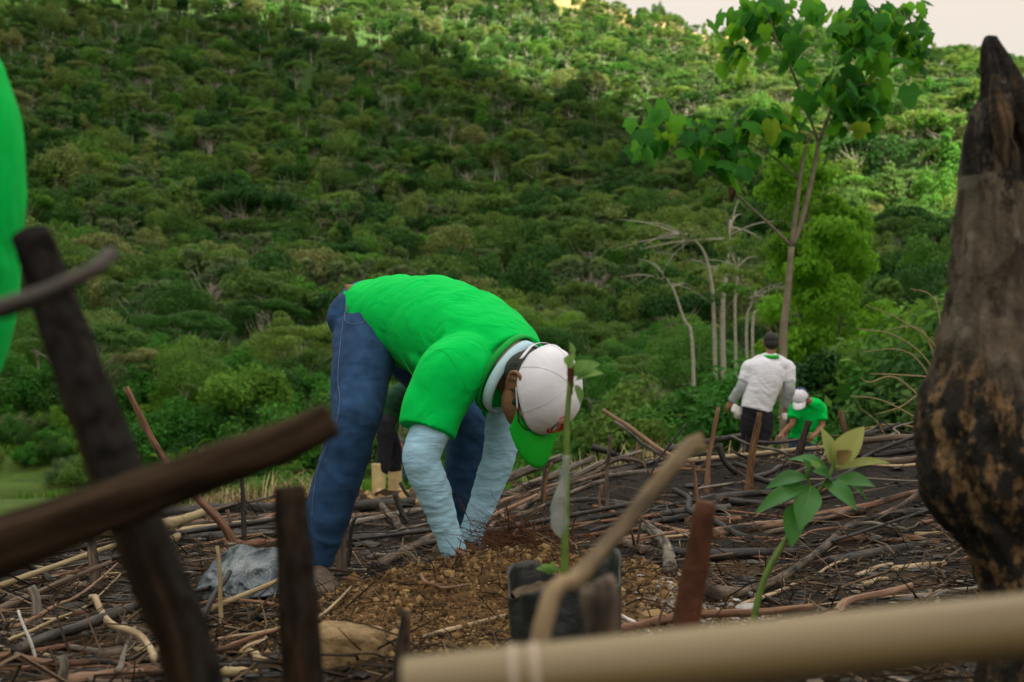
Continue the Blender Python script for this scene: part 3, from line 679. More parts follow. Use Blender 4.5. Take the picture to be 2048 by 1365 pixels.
def young_tree():
    D = 12.0; base = P(1566, 860, D); base.z = hz(base.x, D)
    e_ = empty('young_tree', tuple(base), 'young thin-trunked tree with large drooping lobed leaves behind the man in the white shirt', 'tree')
    mb = MB(); Q = lambda x, y, o=0: tuple(P(x, y, D+o))
    st = [Q(1566, 700), Q(1574, 600), Q(1583, 495)]
    mb.add(*tube([tuple(base-Vector((0, 0, .2))), tuple(base), *st], [.060, .055, .050, .044, .037], 10, 24, rough=.04))
    br = [([(1583, 495), (1595, 400), (1604, 330), (1613, 290)], .04, .02), ([(1586, 490), (1604, 440), (1628, 340), (1637, 285)], .042, .03),
          ([(1637, 285), (1662, 220), (1700, 120), (1722, 40), (1735, -60)], .03, .014), ([(1637, 285), (1612, 215), (1575, 120), (1545, 60), (1530, -40)], .022, .012),
          ([(1582, 492), (1540, 450), (1490, 405), (1440, 360), (1400, 330)], .024, .011), ([(1597, 358), (1560, 325), (1515, 295), (1470, 280), (1400, 270)], .015, .008), ([(1400, 270), (1350, 250), (1300, 262)], .009, .006),
          ([(1560, 90), (1520, 70), (1490, 60)], .01, .006), ([(1722, 60), (1790, 20), (1830, 10)], .01, .006), ([(1660, 225), (1700, 180), (1740, 165)], .01, .006), ([(1613, 290), (1600, 250), (1560, 225)], .01, .006)]
    for k, (l, a, b) in enumerate(br):
        mb.add(*tube([Q(x, y, (k % 3-1)*.15*i/len(l)) for i, (x, y) in enumerate(l)], list(np.linspace(a*.85, b*.85, len(l))), 7, 18))
    mb.build('trunk', M['grey2'], e_)
    cl = [(1320, 245, 55, 30, 22), (1290, 280, 30, 30, 12), (1400, 262, 50, 30, 20), (1450, 305, 55, 40, 24), (1470, 335, 35, 25, 10), (1500, 245, 55, 30, 20), (1555, 230, 50, 30, 16), (1560, 270, 40, 20, 9),
          (1500, 40, 55, 45, 26), (1460, 110, 25, 25, 9), (1540, 15, 50, 30, 20), (1620, 20, 40, 22, 9), (1590, 75, 60, 25, 12), (1590, 120, 40, 25, 9),
          (1700, 45, 45, 35, 18), (1760, 25, 50, 30, 18), (1810, 40, 55, 40, 26), (1740, 100, 50, 35, 14), (1820, 95, 25, 30, 9), (1690, 75, 35, 40, 10),
          (1690, 160, 50, 30, 18), (1640, 175, 35, 30, 12), (1730, 190, 55, 35, 22), (1700, 220, 50, 30, 16), (1755, 160, 20, 20, 5), (1660, 240, 30, 25, 8)]
    rg = np.random.default_rng(4); lb = MB(); pb = MB()
    for (cx, cy, sx_, sy_, n) in cl:
        hub = P(cx, cy, D+rg.normal()*.2)
        for k in range(int(n*1.35)):
            p = P(cx+rg.normal()*sx_*.5, cy+rg.normal()*sy_*.5, D+rg.normal()*.3)
            a = rg.random()*6.28; dd = (math.cos(a)*.6, math.sin(a)*.6, -rg.uniform(.35, 1.3)); nn = (math.cos(a)*.9+rg.normal()*.3, math.sin(a)*.9+rg.normal()*.3, 1.0)
            lobed(lb, tuple(p), dd, nn, rg.uniform(.13, .28), rg, rg.random()**1.1)
            if k % 2 == 0: pb.add(*tube([tuple(hub), tuple((hub+p)/2+Vector((0, 0, .03))), tuple(p)], [.004, .003, .002], 4, 4))
    lb.build('foliage', M['bigleaf'], e_, smooth=False); pb.build('leaf_stalks', M['grey2'], e_)
    mb = MB(); mb.add(*tube([Q(1462, 368), Q(1464, 385), Q(1461, 405)], [.02, .045, .015], 8, 10, rough=.4, seed=3)); mb.build('dead_leaf_cluster', M['brown'], e_)

young_tree()
# ================================================================ people
M['skin'] = NT('brown_skin').base((.22, .105, .058), .5, .4).m
M['skin'].node_tree.nodes['Principled BSDF'].inputs['Subsurface Weight'].default_value = 0.0
M['greenshirt'] = fabric('bright_green_jersey', (.0, .56, .085), .6, (9, 26, 9), var=.05, spec=.05)
M['whiteshirt'] = fabric('white_jersey', (.72, .74, .84), .5, (14, 14, 30))
M['greysleeve'] = fabric('grey_undershirt', (.36, .40, .42), .5, (18, 18, 34))
M['bluesleeve'] = fabric('pale_blue_undershirt', (.31, .54, .70), .35, (22, 22, 70), var=.12, dist=.012)
M['jeans'] = fabric('blue_denim', (.021, .060, .142), .5, (5, 5, 11), weave=500, var=.4)
M['jeansdark'] = fabric('dark_blue_denim', (.008, .02, .06), .45, (12, 12, 20), weave=500, var=.3)
M['blackcloth'] = fabric('black_trousers', (.014, .015, .020), .5, (14, 14, 24), var=.2)
M['darkgreen'] = fabric('dark_green_shirt', (.012, .055, .028), .5, (14, 14, 24), var=.2)
M['hair'] = plain('black_hair', (.010, .009, .009), .55, .4, bump=.6, bs=220)
M['capwhite'] = fabric('white_cap_cloth', (.72, .73, .82), .35, (13, 13, 13), var=.05, dist=.012)
M['capgreen'] = plain('green_cap_brim', (.004, .40, .018), .6, .3, var=.06)
M['navy'] = plain('navy_cap_cloth', (.015, .03, .09), .8, .2)
M['boot'] = plain('cream_rubber_boot', (.50, .40, .20), .5, .4, var=.18, sc=20)
M['leather'] = plain('worn_brown_boot', (.10, .075, .055), .7, .3, bump=.5, bs=60, var=.4, sc=30)
M['wallet'] = plain('tan_leather_wallet', (.22, .15, .09), .6)
M['eye'] = plain('eyeball', (.6, .58, .55), .3, .5, var=0)
M['red'] = plain('red_stitching', (.50, .01, .02), .7); M['orangelogo'] = plain('orange_stitching', (.75, .22, .02), .7)
M['blackp'] = plain('black_plastic', (.012, .012, .012), .35, .5); M['whitep'] = plain('white_plastic', (.75, .75, .76), .4, .4)
M['seam'] = plain('seam_thread', (.52, .51, .58), .8); M['jseam'] = plain('denim_stitching', (.10, .14, .26), .8)
M['gseam'] = plain('green_seam', (.001, .33, .045), .8)
NV = lambda a: np.array(a, float)/np.linalg.norm(a)
def frame(f, u):
    f = NV(f); u = NV(u); f = NV(f-u*f.dot(u)); return np.cross(f, u), f, u          # right, front, up
def head_parts(C, f, u, s=1.0):
    r, f, u = frame(f, u); C = np.array(C, float); q = lambda a, b, c: tuple(C+(r*a+f*b+u*c)*s)
    L = [ellip(q(0, -.008, .022), (r, f, u), (.076*s, .096*s, .092*s), 24, 16), ellip(q(0, .022, -.045), (r, f, u), (.062*s, .070*s, .078*s), 20, 14),
         ellip(q(0, .052, -.092), (r, f, u), (.034*s, .032*s, .026*s), 12, 8), ellip(q(0, .07, .028), (r, f, u), (.052*s, .022*s, .016*s), 14, 8),
         tube([q(0, .085, .018), q(0, .101, -.012), q(0, .112, -.034), q(0, .088, -.044)], [.009*s, .012*s, .017*s, .010*s], 10, 12, round_ends=True),
         ellip(q(.04, .068, -.018), (r, f, u), (.022*s, .018*s, .018*s), 10, 8), ellip(q(-.04, .068, -.018), (r, f, u), (.022*s, .018*s, .018*s), 10, 8),
         tube([q(-.024, .082, -.066), q(0, .092, -.064), q(.024, .082, -.066)], [.005*s, .009*s, .005*s], 8, 10, round_ends=True)]
    for k in (-1, 1):
        ea = [(k*.076, -.004, .022), (k*.088, -.020, .040), (k*.095, -.040, .034), (k*.094, -.044, .010), (k*.087, -.030, -.012), (k*.079, -.012, -.026), (k*.076, -.004, -.012)]
        L.append(tube([q(*p) for p in ea], [.006*s]*7, 8, 22, round_ends=True))
        L.append(ellip(q(k*.078, -.020, .008), (r, f, u), (.009*s, .024*s, .030*s), 12, 8))
        L.append(tube([q(k*.082, -.012, .018), q(k*.092, -.026, .020), q(k*.090, -.030, .0)], [.004*s]*3, 6, 10, round_ends=True))
    return L
def hand_parts(W_, d, n, s=1.0, curl=.5, side=1):
    """palm, four unequal bent fingers and a thumb; d = towards the fingers, n = back of the hand"""
    d = NV(d); n = NV(np.array(n, float)-d*np.dot(n, d)); b = np.cross(d, n)*side; W_ = np.array(W_, float); q = lambda a, c, e: tuple(W_+(d*a+b*c+n*e)*s)
    L = [tube([q(-.03, 0, 0), q(0, 0, 0), q(.035, 0, 0), q(.07, 0, 0), q(.090, 0, 0)], [(.025*s, .022*s), (.028*s, .017*s), (.038*s, .016*s), (.042*s, .015*s), (.036*s, .011*s)], 14, 14, side=b, round_ends=True)]
    for k, (o, l) in enumerate(((-.030, .068), (-.010, .080), (.011, .075), (.031, .058))):
        a = np.array([.082, o, 0.]); pts = [a-[.02, 0, 0], a]; ang = 0
        for j, fr in enumerate((.45, .32, .23)):
            ang += curl*(.7+.15*k*.5); a = a+np.array([math.cos(ang), (o*.8)*.2, -math.sin(ang)])*l*fr; pts.append(a)
        L.append(tube([q(*p) for p in pts], [.0092*s, .0092*s, .0085*s, .0078*s, .0068*s], 8, 14, round_ends=True))
    L.append(tube([q(.012, -.028, -.004), q(.036, -.048, -.016), q(.058, -.054, -.030), q(.078, -.050, -.038)], [.013*s, .011*s, .010*s, .008*s], 8, 12, round_ends=True))
    return L
def hair_obj(C, f, u, s, par, back=1.0, vox=.006, full=False):
    r, f, u = frame(f, u); C = np.array(C, float); q = lambda a, b, c: tuple(C+(r*a+f*b+u*c)*s)
    L = [ellip(q(0, -.022, .040), (r, f, u), (.082*s, .092*s, .085*s), 24, 16) if full else ellip(q(0, -.020, .030), (r, f, u), (.081*s, .086*s, .070*s), 24, 16), ellip(q(0, -.052, -.010), (r, f, u), (.070*s, .058*s, .068*s*back), 20, 14)]
    return blob(L, vox, 'hair', M['hair'], par, 1, noise=lambda p: .002*fbm(p[:, 0]*140, p[:, 1]*140+p[:, 2]*90, 2))
def cap_obj(C, f, u, s, par, mw, mb_, button=None, logo=False, droop=.10, split=None):
    r, f, u = frame(f, u); C = np.array(C, float)+f*.004*s; q = lambda a, b, c: C+(r*a+f*b+u*c)*s
    # crown: six panelled shell of real thickness, with a half-moon opening at the back
    m = MB(); na = 72; nr = 16; V = []; f0 = []
    def pt(i, j, off):
        a = 2*math.pi*i/na; t_ = j/nr*math.pi/2; ca, sa = math.cos(a), math.sin(a)
        rx = (.0865+off)*math.cos(t_)**.72; ry = (.106+off)*math.cos(t_)**.72; z = .025+(.092+off)*math.sin(t_)
        z += (.016*(1-j/nr))*(-1 if sa > 0 else 1)*abs(sa)**1.5                   # rim dips to the front, rises behind
        if sa < -.80: z += .030*(1-((sa+1)/.2))*max(0, 1-j/4)                        # opening above the strap
        rp_ = 1+.012*abs(math.cos(3*a))-.006
        return q(rx*ca*rp_, ry*sa*rp_, z+.002*math.sin(5*a+3*t_)*math.cos(t_))
    for off in (0, -.003):
        for j in range(nr+1):
            for i in range(na): V.append(pt(i, j if j < nr else nr-.02, off))
    st = (nr+1)*na
    for j in range(nr):
        for i in range(na):
            i2 = (i+1) % na; a, b, c_, d = j*na+i, j*na+i2, (j+1)*na+i2, (j+1)*na+i
            f0.append((a, b, c_, d)); f0.append((a+st, d+st, c_+st, b+st))
    f0.append(tuple(nr*na+i for i in range(na)))
    for i in range(na): i2 = (i+1) % na; f0.append((i, i+st, i2+st, i2))
    m.add(V, f0)
    if split is not None:
        mi = []
        for q_ in f0:
            cc = np.mean([V[k] for k in q_], 0)-C; mi.append(1 if cc.dot(f) < -.005*s else 0)
        m.m = mi
    top = m.build('cap', [mw, split or mw], par)
    # brim
    m = MB(); V = []; f0 = []; na2 = 28; nj = 8
    for off in (0, -.0035):
        for j in range(nj+1):
            for i in range(na2+1):
                a = R(22)+R(136)*i/na2; k = j/nj; ca, sa = math.cos(a), math.sin(a)
                x = .080*ca*(1-.06*k); y = .104*sa+.080*k*(sa**.6)*1.0; 
                z = .012-.010*abs(sa)**1.5+.004-(droop*k*k*.12)-(.42*x*x/.088*(.3+.7*k))
                V.append(q(x, y, z+off))
    st = (nj+1)*(na2+1)
    for j in range(nj):
        for i in range(na2):
            a = j*(na2+1)+i; b = a+1; c_ = b+na2+1; d = a+na2+1; f0.append((a, b, c_, d)); f0.append((a+st, d+st, c_+st, b+st))
    for i in range(na2): a = nj*(na2+1)+i; f0.append((a, a+1, a+1+st, a+st)); f0.append((i, i+st, i+1+st, i+1))
    for j in range(nj): a = j*(na2+1); f0.append((a, a+na2+1, a+na2+1+st, a+st)); a += na2; f0.append((a, a+st, a+na2+1+st, a+na2+1))
    m.add(V, f0); brim = m.build('brim', mb_, par)
    def child(o, p): 
        mw_ = o.matrix_world.copy(); o.parent = p; o.location = (0, 0, 0); return o
    def sub(mbx, name, mat, p):
        off = par.location; o = bpy.data.objects.new(name, mbx.mesh(name, mat, True, off)); COL.objects.link(o); o.parent = p; return o
    b = MB(); b.add(*ellip(tuple(q(0, 0, .118)), (r, f, u), (.009*s, .009*s, .006*s), 12, 8)); sub(b, 'button', button or mw, top)
    sb = MB()
    for k in range(6):
        i = int(na*(k+.5)/6); pts_ = [tuple(pt(i, j, .0006)) for j in np.linspace(0, nr-.8, 14)]
        sb.add(*tube(pts_, .0004*s, 4, 30))
    for z_ in (0,): sb.add(*tube([tuple(pt(i, .25, .0006)) for i in range(0, 37)], .0007*s, 4))
    sub(sb, 'seam', M['seam'], top)
    st_ = MB(); st_.add(*tube([tuple(q(.070, -.075, .030)), tuple(q(.035, -.106, .034)), tuple(q(0, -.114, .036)), tuple(q(-.035, -.106, .034)), tuple(q(-.070, -.075, .030))], [(.0075*s, .0018*s)]*5, 8, 20, side=u)); sub(st_, 'strap', mw, top)
    if logo:
        def onto(x, z):          # lay the emblem on the front panels
            a = math.pi/2-x/.10; j = max(0, (z-.012)/.092*nr*.66); i = a/(2*math.pi)*na; return tuple(pt(i, j, .0018))
        for (mt, ra, rb, wd, a0, a1, cx, cz) in (('red', .029, .031, .0056, 40, 330, .006, .066), ('orangelogo', .019, .021, .0034, 20, 300, .004, .064), ('red', .011, .012, .0028, -10, 250, .003, .063), ('navy', .020, .022, .0016, 250, 400, .005, .065)):
            e_ = MB(); pts_ = [onto(cx+ra*math.cos(R(t_)), cz+rb*math.sin(R(t_))) for t_ in np.linspace(a0, a1, 26)]
            wv = [(wd*s*(.35+.65*math.sin(math.pi*k/25)), .0010*s) for k in range(26)]
            e_.add(*tube(pts_, wv, 6, 26, side=np.cross(u, r)*0+u)); sub(e_, 'emblem', M[mt], top)
        e_ = MB(); e_.add(*tube([onto(-.028, .040), onto(-.045, .046), onto(-.058, .062)], [(.001, .001), (.004, .001), (.001, .001)], 6, 12, side=u)); sub(e_, 'emblem', M['navy'], top)
    return top
def limb(pts, rad, s, n=30, wr=0, wk=90, seed=0, side=None): return tube([tuple(p) for p in pts], [((a*s, a*s) if not isinstance(a, tuple) else (a[0]*s, a[1]*s)) for a in rad], 24, n, wr=wr, wk=wk, seed=seed, side=side, round_ends=True)
def shoe_obj(ank, toe, par, s=1.0, mat=None, name='shoe', boot=0.0):
    """shoe resting on the ground, ank = ankle joint, toe = horizontal direction"""
    t_ = NV((toe[0], toe[1], 0)); sd = np.array([t_[1], -t_[0], 0.]); a = np.array(ank, float); g = a.copy(); g[2] = a[2]-.075*s; q = lambda x, y, z: tuple(g+(t_*x+sd*y)*s+np.array([0, 0, z*s]))
    L = [tube([q(-.075, 0, .035), q(-.02, 0, .048), q(.06, 0, .046), q(.13, 0, .034), q(.185, 0, .024)], [(.034*s, .036*s), (.040*s, .048*s), (.044*s, .046*s), (.050*s, .034*s), (.038*s, .022*s)], 18, 20, side=tuple(sd), round_ends=True),
         tube([tuple(a+[0, 0, .03*s+boot]), tuple(a), q(0, 0, .05)], [.072*s if boot else .040*s, .062*s if boot else .046*s, .056*s if boot else .046*s], 18, 12, wr=.03 if boot else 0, wk=40)]
    o = blob(L, .007*s, name, mat or M['leather'], par, 2)
    sl = MB(); sl.add(*tube([q(-.10, 0, .006), q(-.03, 0, .006), q(.05, 0, .006), q(.13, 0, .006), q(.21, 0, .008)], [(.028*s, .010*s), (.040*s, .010*s), (.040*s, .010*s), (.052*s, .010*s), (.026*s, .008*s)], 16, 18, side=tuple(sd)))
    so = bpy.data.objects.new('sole', sl.mesh('sole', mat if boot else M['leather'], True, par.location)); COL.objects.link(so); so.parent = o
    return o
# ---------------------------------------------------------------- the bent man in the middle
def main_man():
    base = P(640, 1185, 3.28); base.z = hz(base.x, base.y)
    e_ = empty('person', tuple(base), 'man in green T-shirt and jeans bending down with both hands in the soil', 'person')
    S = NV((.50, .85, .06)); Pt = lambda x, y, d: np.array(P(x, y, d))
    # joints
    hipN, kneN, ankN = Pt(728, 655, 3.42), Pt(708, 850, 3.22), Pt(622, 1140, 3.28)
    hipF, kneF, ankF = Pt(775, 655, 3.72), Pt(938, 850, 3.78), Pt(915, 1085, 3.92)
    shN, elN, wrN = Pt(892, 745, 3.04), Pt(846, 918, 2.98), Pt(904, 1094, 3.03)
    shF, elF, wrF = Pt(1012, 765, 3.42), Pt(1002, 905, 3.36), Pt(940, 1074, 3.33)
    neck0, neck1 = Pt(1012, 742, 3.16), Pt(1056, 776, 3.02)
    HC = Pt(1074, 781, 2.95); hf = NV((.03, .02, -1)); hu = NV((.64, -.74, .10))
    tor = [(738, 618, 3.56, .165, .115), (765, 632, 3.52, .180, .140), (815, 640, 3.45, .190, .163), (880, 658, 3.36, .200, .178), (940, 685, 3.27, .205, .175), (988, 712, 3.19, .180, .152), (1030, 738, 3.11, .130, .115)]
    C = [Pt(a, b, c) for a, b, c, _, _ in tor]
    body = [tube([tuple(c) for c in C], [(t_[3]*.86, t_[4]*.84) for t_ in tor], 28, 30, side=S, round_ends=True),
            tube([tuple(neck0), tuple(neck1)], [.062, .058], 18, 8, round_ends=True)]
    for h_, k_, a_ in ((hipN, kneN, ankN), (hipF, kneF, ankF)):
        body.append(limb([h_, (h_+k_)/2, k_, (k_*.7+a_*.3), a_], [.082, .070, .050, .048, .036], 1))
        body.append(ellip(tuple(a_+[.02, -.02, -.03]), ((1, 0, 0), (0, 1, 0), (0, 0, 1)), (.05, .045, .035)))
    for s_, l_, w_ in ((shN, elN, wrN), (shF, elF, wrF)):
        body.append(limb([C[5], s_, (s_+l_)/2, l_, (l_*.6+w_*.4), w_], [.06, .052, .044, .036, .035, .024], 1))
    body += hand_parts(wrN, (.35, -.05, -1), (-.8, -.3, -.2), 1, .35, 1); body += hand_parts(wrF, (.0, -.15, -1), (.9, .3, .0), 1, .4, 1)
    body += head_parts(HC, hf, hu, 1.12); body.append(ellip(tuple(HC-NV(hu)*.075+NV(hf)*.035), (S, hf, hu), (.062, .070, .062), 18, 12))
    blob(body, .005, 'body', M['skin'], e_, 2)
    # head things
    hair_obj(HC, hf, hu, 1.15, e_, 1.25)
    r, f, u = frame(hf, hu); q = lambda a, b, c: tuple(HC+(r*a+f*b+u*c)*1.12)
    sb = [ellip(q(.069, .030, .0), (r, f, u), (.012, .014, .030), 10, 8)]; blob(sb, .004, 'sideburn', M['hair'], e_, 1)
    cap = cap_obj(HC, hf, hu, 1.215, e_, M['capwhite'], M['capgreen'], M['capgreen'], True, droop=.2)
    g = MB(); g.add(*tube([q(.083, -.01, .012), q(.084, .05, .010)], [.0022, .0026], 6, 6)); 
    gl = g.build('glasses', M['whitep'], e_)
    for nm, pts_, rd in (('glasses_tip', [q(.084, .05, .010), q(.082, .085, .008)], .003), ('glasses_bridge', [q(.082, .085, .008), q(.055, .104, .006), q(.02, .106, .004), q(0, .108, .008), q(-.02, .106, .004), q(-.055, .104, .006)], .002)):
        gg = MB(); gg.add(*tube(pts_, rd, 6, 14)); o = bpy.data.objects.new(nm, gg.mesh(nm, M['blackp'], True, e_.location)); COL.objects.link(o); o.parent = gl
    for k in (-1, 1):
        bl = MB(); bl.add(*ellip(q(k*.032, .078, .004), (r, f, u), (.012, .012, .012), 12, 8)); bl.build('eye', M['eye'], e_)
    # shirt
    st = [tube([tuple(c) for c in C], [(t_[3], t_[4]) for t_ in tor], 36, 46, side=S, wr=.010, wk=38, seed=1),
          ellip(tuple(Pt(1000, 765, 3.16)), (S, (0, 0, 1), NV((.85, -.5, 0))), (.15, .10, .07), 24, 14),
          ellip(tuple(Pt(905, 730, 3.30)), (S, NV((.8, -.4, -.45)), (0, 0, 1)), (.17, .17, .09), 24, 14)]
    eN = shN+(elN-shN)*.66; eF = shF+(elF-shF)*.5
    st.append(tube([tuple(Pt(965, 710, 3.16)), tuple(shN+[.03, 0, .01]), tuple(shN*.5+eN*.5+[-.006, 0, 0]), tuple(eN+[-.012, 0, -.008])], [(.105, .10), (.108, .096), (.100, .088), (.088, .080)], 28, 30, wr=.018, wk=45, seed=4, side=(.9, .3, .1)))
    st.append(tube([tuple(Pt(985, 725, 3.25)), tuple(shF), tuple(eF)], [(.10, .09), (.092, .082), (.084, .076)], 28, 26, wr=.02, wk=55, seed=6))
    axis = NV(C[4]-C[1])
    def wrk(p):
        a = (p-C[0])@axis; b = (p-C[0])@S; c_ = p[:, 2]
        w1 = np.abs(vn(a*17+b*3+2*vn(b*4, c_*4), b*4+c_*4))*2
        ex = np.exp(-((a-.22)/.16)**2); ex2 = np.exp(-((a-.52)/.12)**2)
        return -.010*w1*(.35+ex+.9*ex2)+.003*fbm(a*22, c_*9+b*5, 2)
    sh = blob(st, .0065, 'shirt', M['greenshirt'], e_, 4, noise=wrk)
    # collar: the pale blue undershirt collar and the green rib round the neck
    nk = NV((.76, -.42, -.50)); cs = NV((.62, .05, .78)); cs = NV(cs-nk*cs.dot(nk)); ct = np.cross(nk, cs)
    def ring(c, ra, rb, wdt, th, nm, mt, sweep=(0, 360), flare=0.0):
        m = MB(); n = 44; V = []; f0 = []; full = sweep[1]-sweep[0] >= 360
        for i in range(n+(0 if full else 1)):
            a = R(sweep[0]+(sweep[1]-sweep[0])*i/n); rd = cs*math.cos(a)*ra+ct*math.sin(a)*rb; dr_ = NV(rd)
            for (x, y) in ((-wdt/2, 0), (-wdt/2, th), (0, th*1.5), (wdt/2, th), (wdt/2, 0), (0, -.001)):
                V.append(c+rd+dr_*(y+flare*(x/wdt+.5))+nk*x)
        N_ = n if full else n
        cnt = len(V)//6
        for i in range(N_):
            for j in range(6): a = i*6+j; b = i*6+(j+1) % 6; c2 = ((i+1) % cnt)*6; f0.append((a, b, c2+(j+1) % 6, c2+j))
        m.add(V, f0); return m.build(nm, mt, e_)
    ring(Pt(1024, 755, 3.05), .118, .092, .034, .005, 'undershirt_collar', M['bluesleeve2'])
    ring(Pt(1010, 746, 3.08), .128, .106, .020, .006, 'collar_rib', M['gseam'])
    # long pale sleeves
    for s_, l_, w_, sd in ((shN, elN, wrN, 3), (shF, elF, wrF, 8)):
        a = s_+(l_-s_)*.3; L = [tube([tuple(a), tuple((a+l_)/2), tuple(l_+[-.004, 0, 0]), tuple(l_*.65+w_*.35), tuple(l_*.3+w_*.7), tuple(w_+NV(w_-l_)*.01)], [.062, .061, .058, .053, .044, .038], 36, 110, wr=.028, wk=95 if sd == 3 else 80, seed=sd)]
        L.append(tube([tuple(w_-NV(w_-l_)*.03), tuple(w_+NV(w_-l_)*.02)], [.041, .040], 24, 6))
        ld = NV(w_-s_)
        blob(L, .0045, 'sleeve', M['bluesleeve'], e_, 1, noise=lambda p: -.0035*np.abs(vn((p@ld)*48+3*vn(p[:, 0]*14, p[:, 1]*14), (p[:, 0]+p[:, 1])*16))*2+.0014*fbm(p[:, 2]*60, p[:, 0]*40, 2))
    # trousers
    T_ = [tube([tuple(Pt(735, 612, 3.56)), tuple(Pt(750, 622, 3.55)), tuple(Pt(775, 640, 3.52))], [(.150, .095), (.168, .112), (.168, .112)], 30, 16, side=S, round_ends=True),
          ellip(tuple(Pt(728, 640, 3.50)), (S, (1, 0, 0), (0, 0, 1)), (.155, .085, .115), 26, 16)]
    for h_, k_, a_, sd in ((hipN, kneN, ankN, 2), (hipF, kneF, ankF, 5)):
        T_.append(tube([tuple(h_+[0, 0, -.02]), tuple(h_*.65+k_*.35+[.008, 0, 0]), tuple(h_*.3+k_*.7+[.004, 0, 0]), tuple(k_), tuple(k_*.75+a_*.25), tuple(k_*.4+a_*.6), tuple(a_+(k_-a_)*.06)], [.108, .106, .094, .084, .080, .076, .066], 34, 80, wr=.020, wk=34, seed=sd, round_ends=False)); T_.append(ellip(tuple(h_+[.004, 0, -.02]), ((1, 0, 0), (0, 1, 0), (0, 0, 1)), (.108, .105, .085), 20, 12))
    def wj(p):
        z = p[:, 2]; return -.006*np.abs(vn(z*22+p[:, 0]*14+2*vn(p[:, 1]*6, z*6), p[:, 0]*7+p[:, 1]*5))*2*(.5+np.exp(-((z-kneN[2])/.10)**2)+np.exp(-((z-kneN[2]+.38)/.08)**2)+.6*np.exp(-((z-hipN[2]+.05)/.10)**2))
    tr = blob(T_, .0065, 'trousers', M['jeans'], e_, 3, noise=wj)
    def sub(mbx, name, mat, p):
        o = bpy.data.objects.new(name, mbx.mesh(name, mat, True, e_.location)); COL.objects.link(o); o.parent = p; return o
    # side seam of the near leg and back pocket
    dg = bpy.context.evaluated_depsgraph_get(); dg.update()
    def proj(x, y, obj=tr, off=.0012):
        o = Vector((0, 0, CAMZ)); d = ray(x, y).normalized(); l = obj.matrix_world.translation if False else Vector(e_.location)
        ok, loc, nn, _ = obj.ray_cast(o-l, d); return tuple(loc+l+nn*off) if ok else None
    for nm, ln in (('seam', [(692, 610), (686, 650), (680, 700), (676, 760), (680, 800), (672, 850), (655, 890), (640, 930), (632, 960), (626, 1000), (624, 1050)]), ('seam', [(700, 600), (690, 640), (712, 650), (735, 640)]), ('seam', [(727, 577), (722, 600), (733, 640)])):
        pp = [proj(x, y) for x, y in ln]; pp = [p for p in pp if p]
        if len(pp) > 2: m = MB(); m.add(*tube(pp, .0013, 5, 60)); sub(m, nm, M['jseam'], tr)
    for ln in ([(831, 724), (836, 706), (862, 699), (890, 706), (911, 734), (928, 768), (932, 784)], [(738, 640), (765, 668), (800, 712), (826, 752)], [(822, 800), (845, 835), (872, 855), (893, 857)]):
        pp = [proj(x, y, sh, .0006) for x, y in ln]; pp = [p for p in pp if p]
        if len(pp) > 2: m = MB(); m.add(*tube(pp, .0006, 5, 60)); sub(m, 'seam', M['gseam'], sh)
    wl_ = MB(); c = Pt(712, 578, 3.46); wl_.add(*tube([tuple(c+[-.004, 0, .012]), tuple(c+[.006, 0, -.04])], [(.055, .012), (.055, .012)], 8, 6, side=S)); wl_.build('wallet', M['wallet'], e_)
    bt = MB(); bt.add(*tube([tuple(Pt(728, 575, 3.40)), tuple(Pt(722, 600, 3.395)), tuple(Pt(722, 640, 3.41))], [(.004, .016)]*3, 8, 10)); 
    shoe_obj(ankN+[.0, 0, .005], (.45, -.85), e_, 1.05, M['leather'], 'boot'); shoe_obj((ankF[0], ankF[1], max(ankF[2], hz(ankF[0], ankF[1])+.06)), (.8, -.5), e_, 1.05, M['leather'], 'boot')
M['bluesleeve2'] = fabric('pale_blue_collar', (.40, .60, .68), .1, var=.05)
main_man()
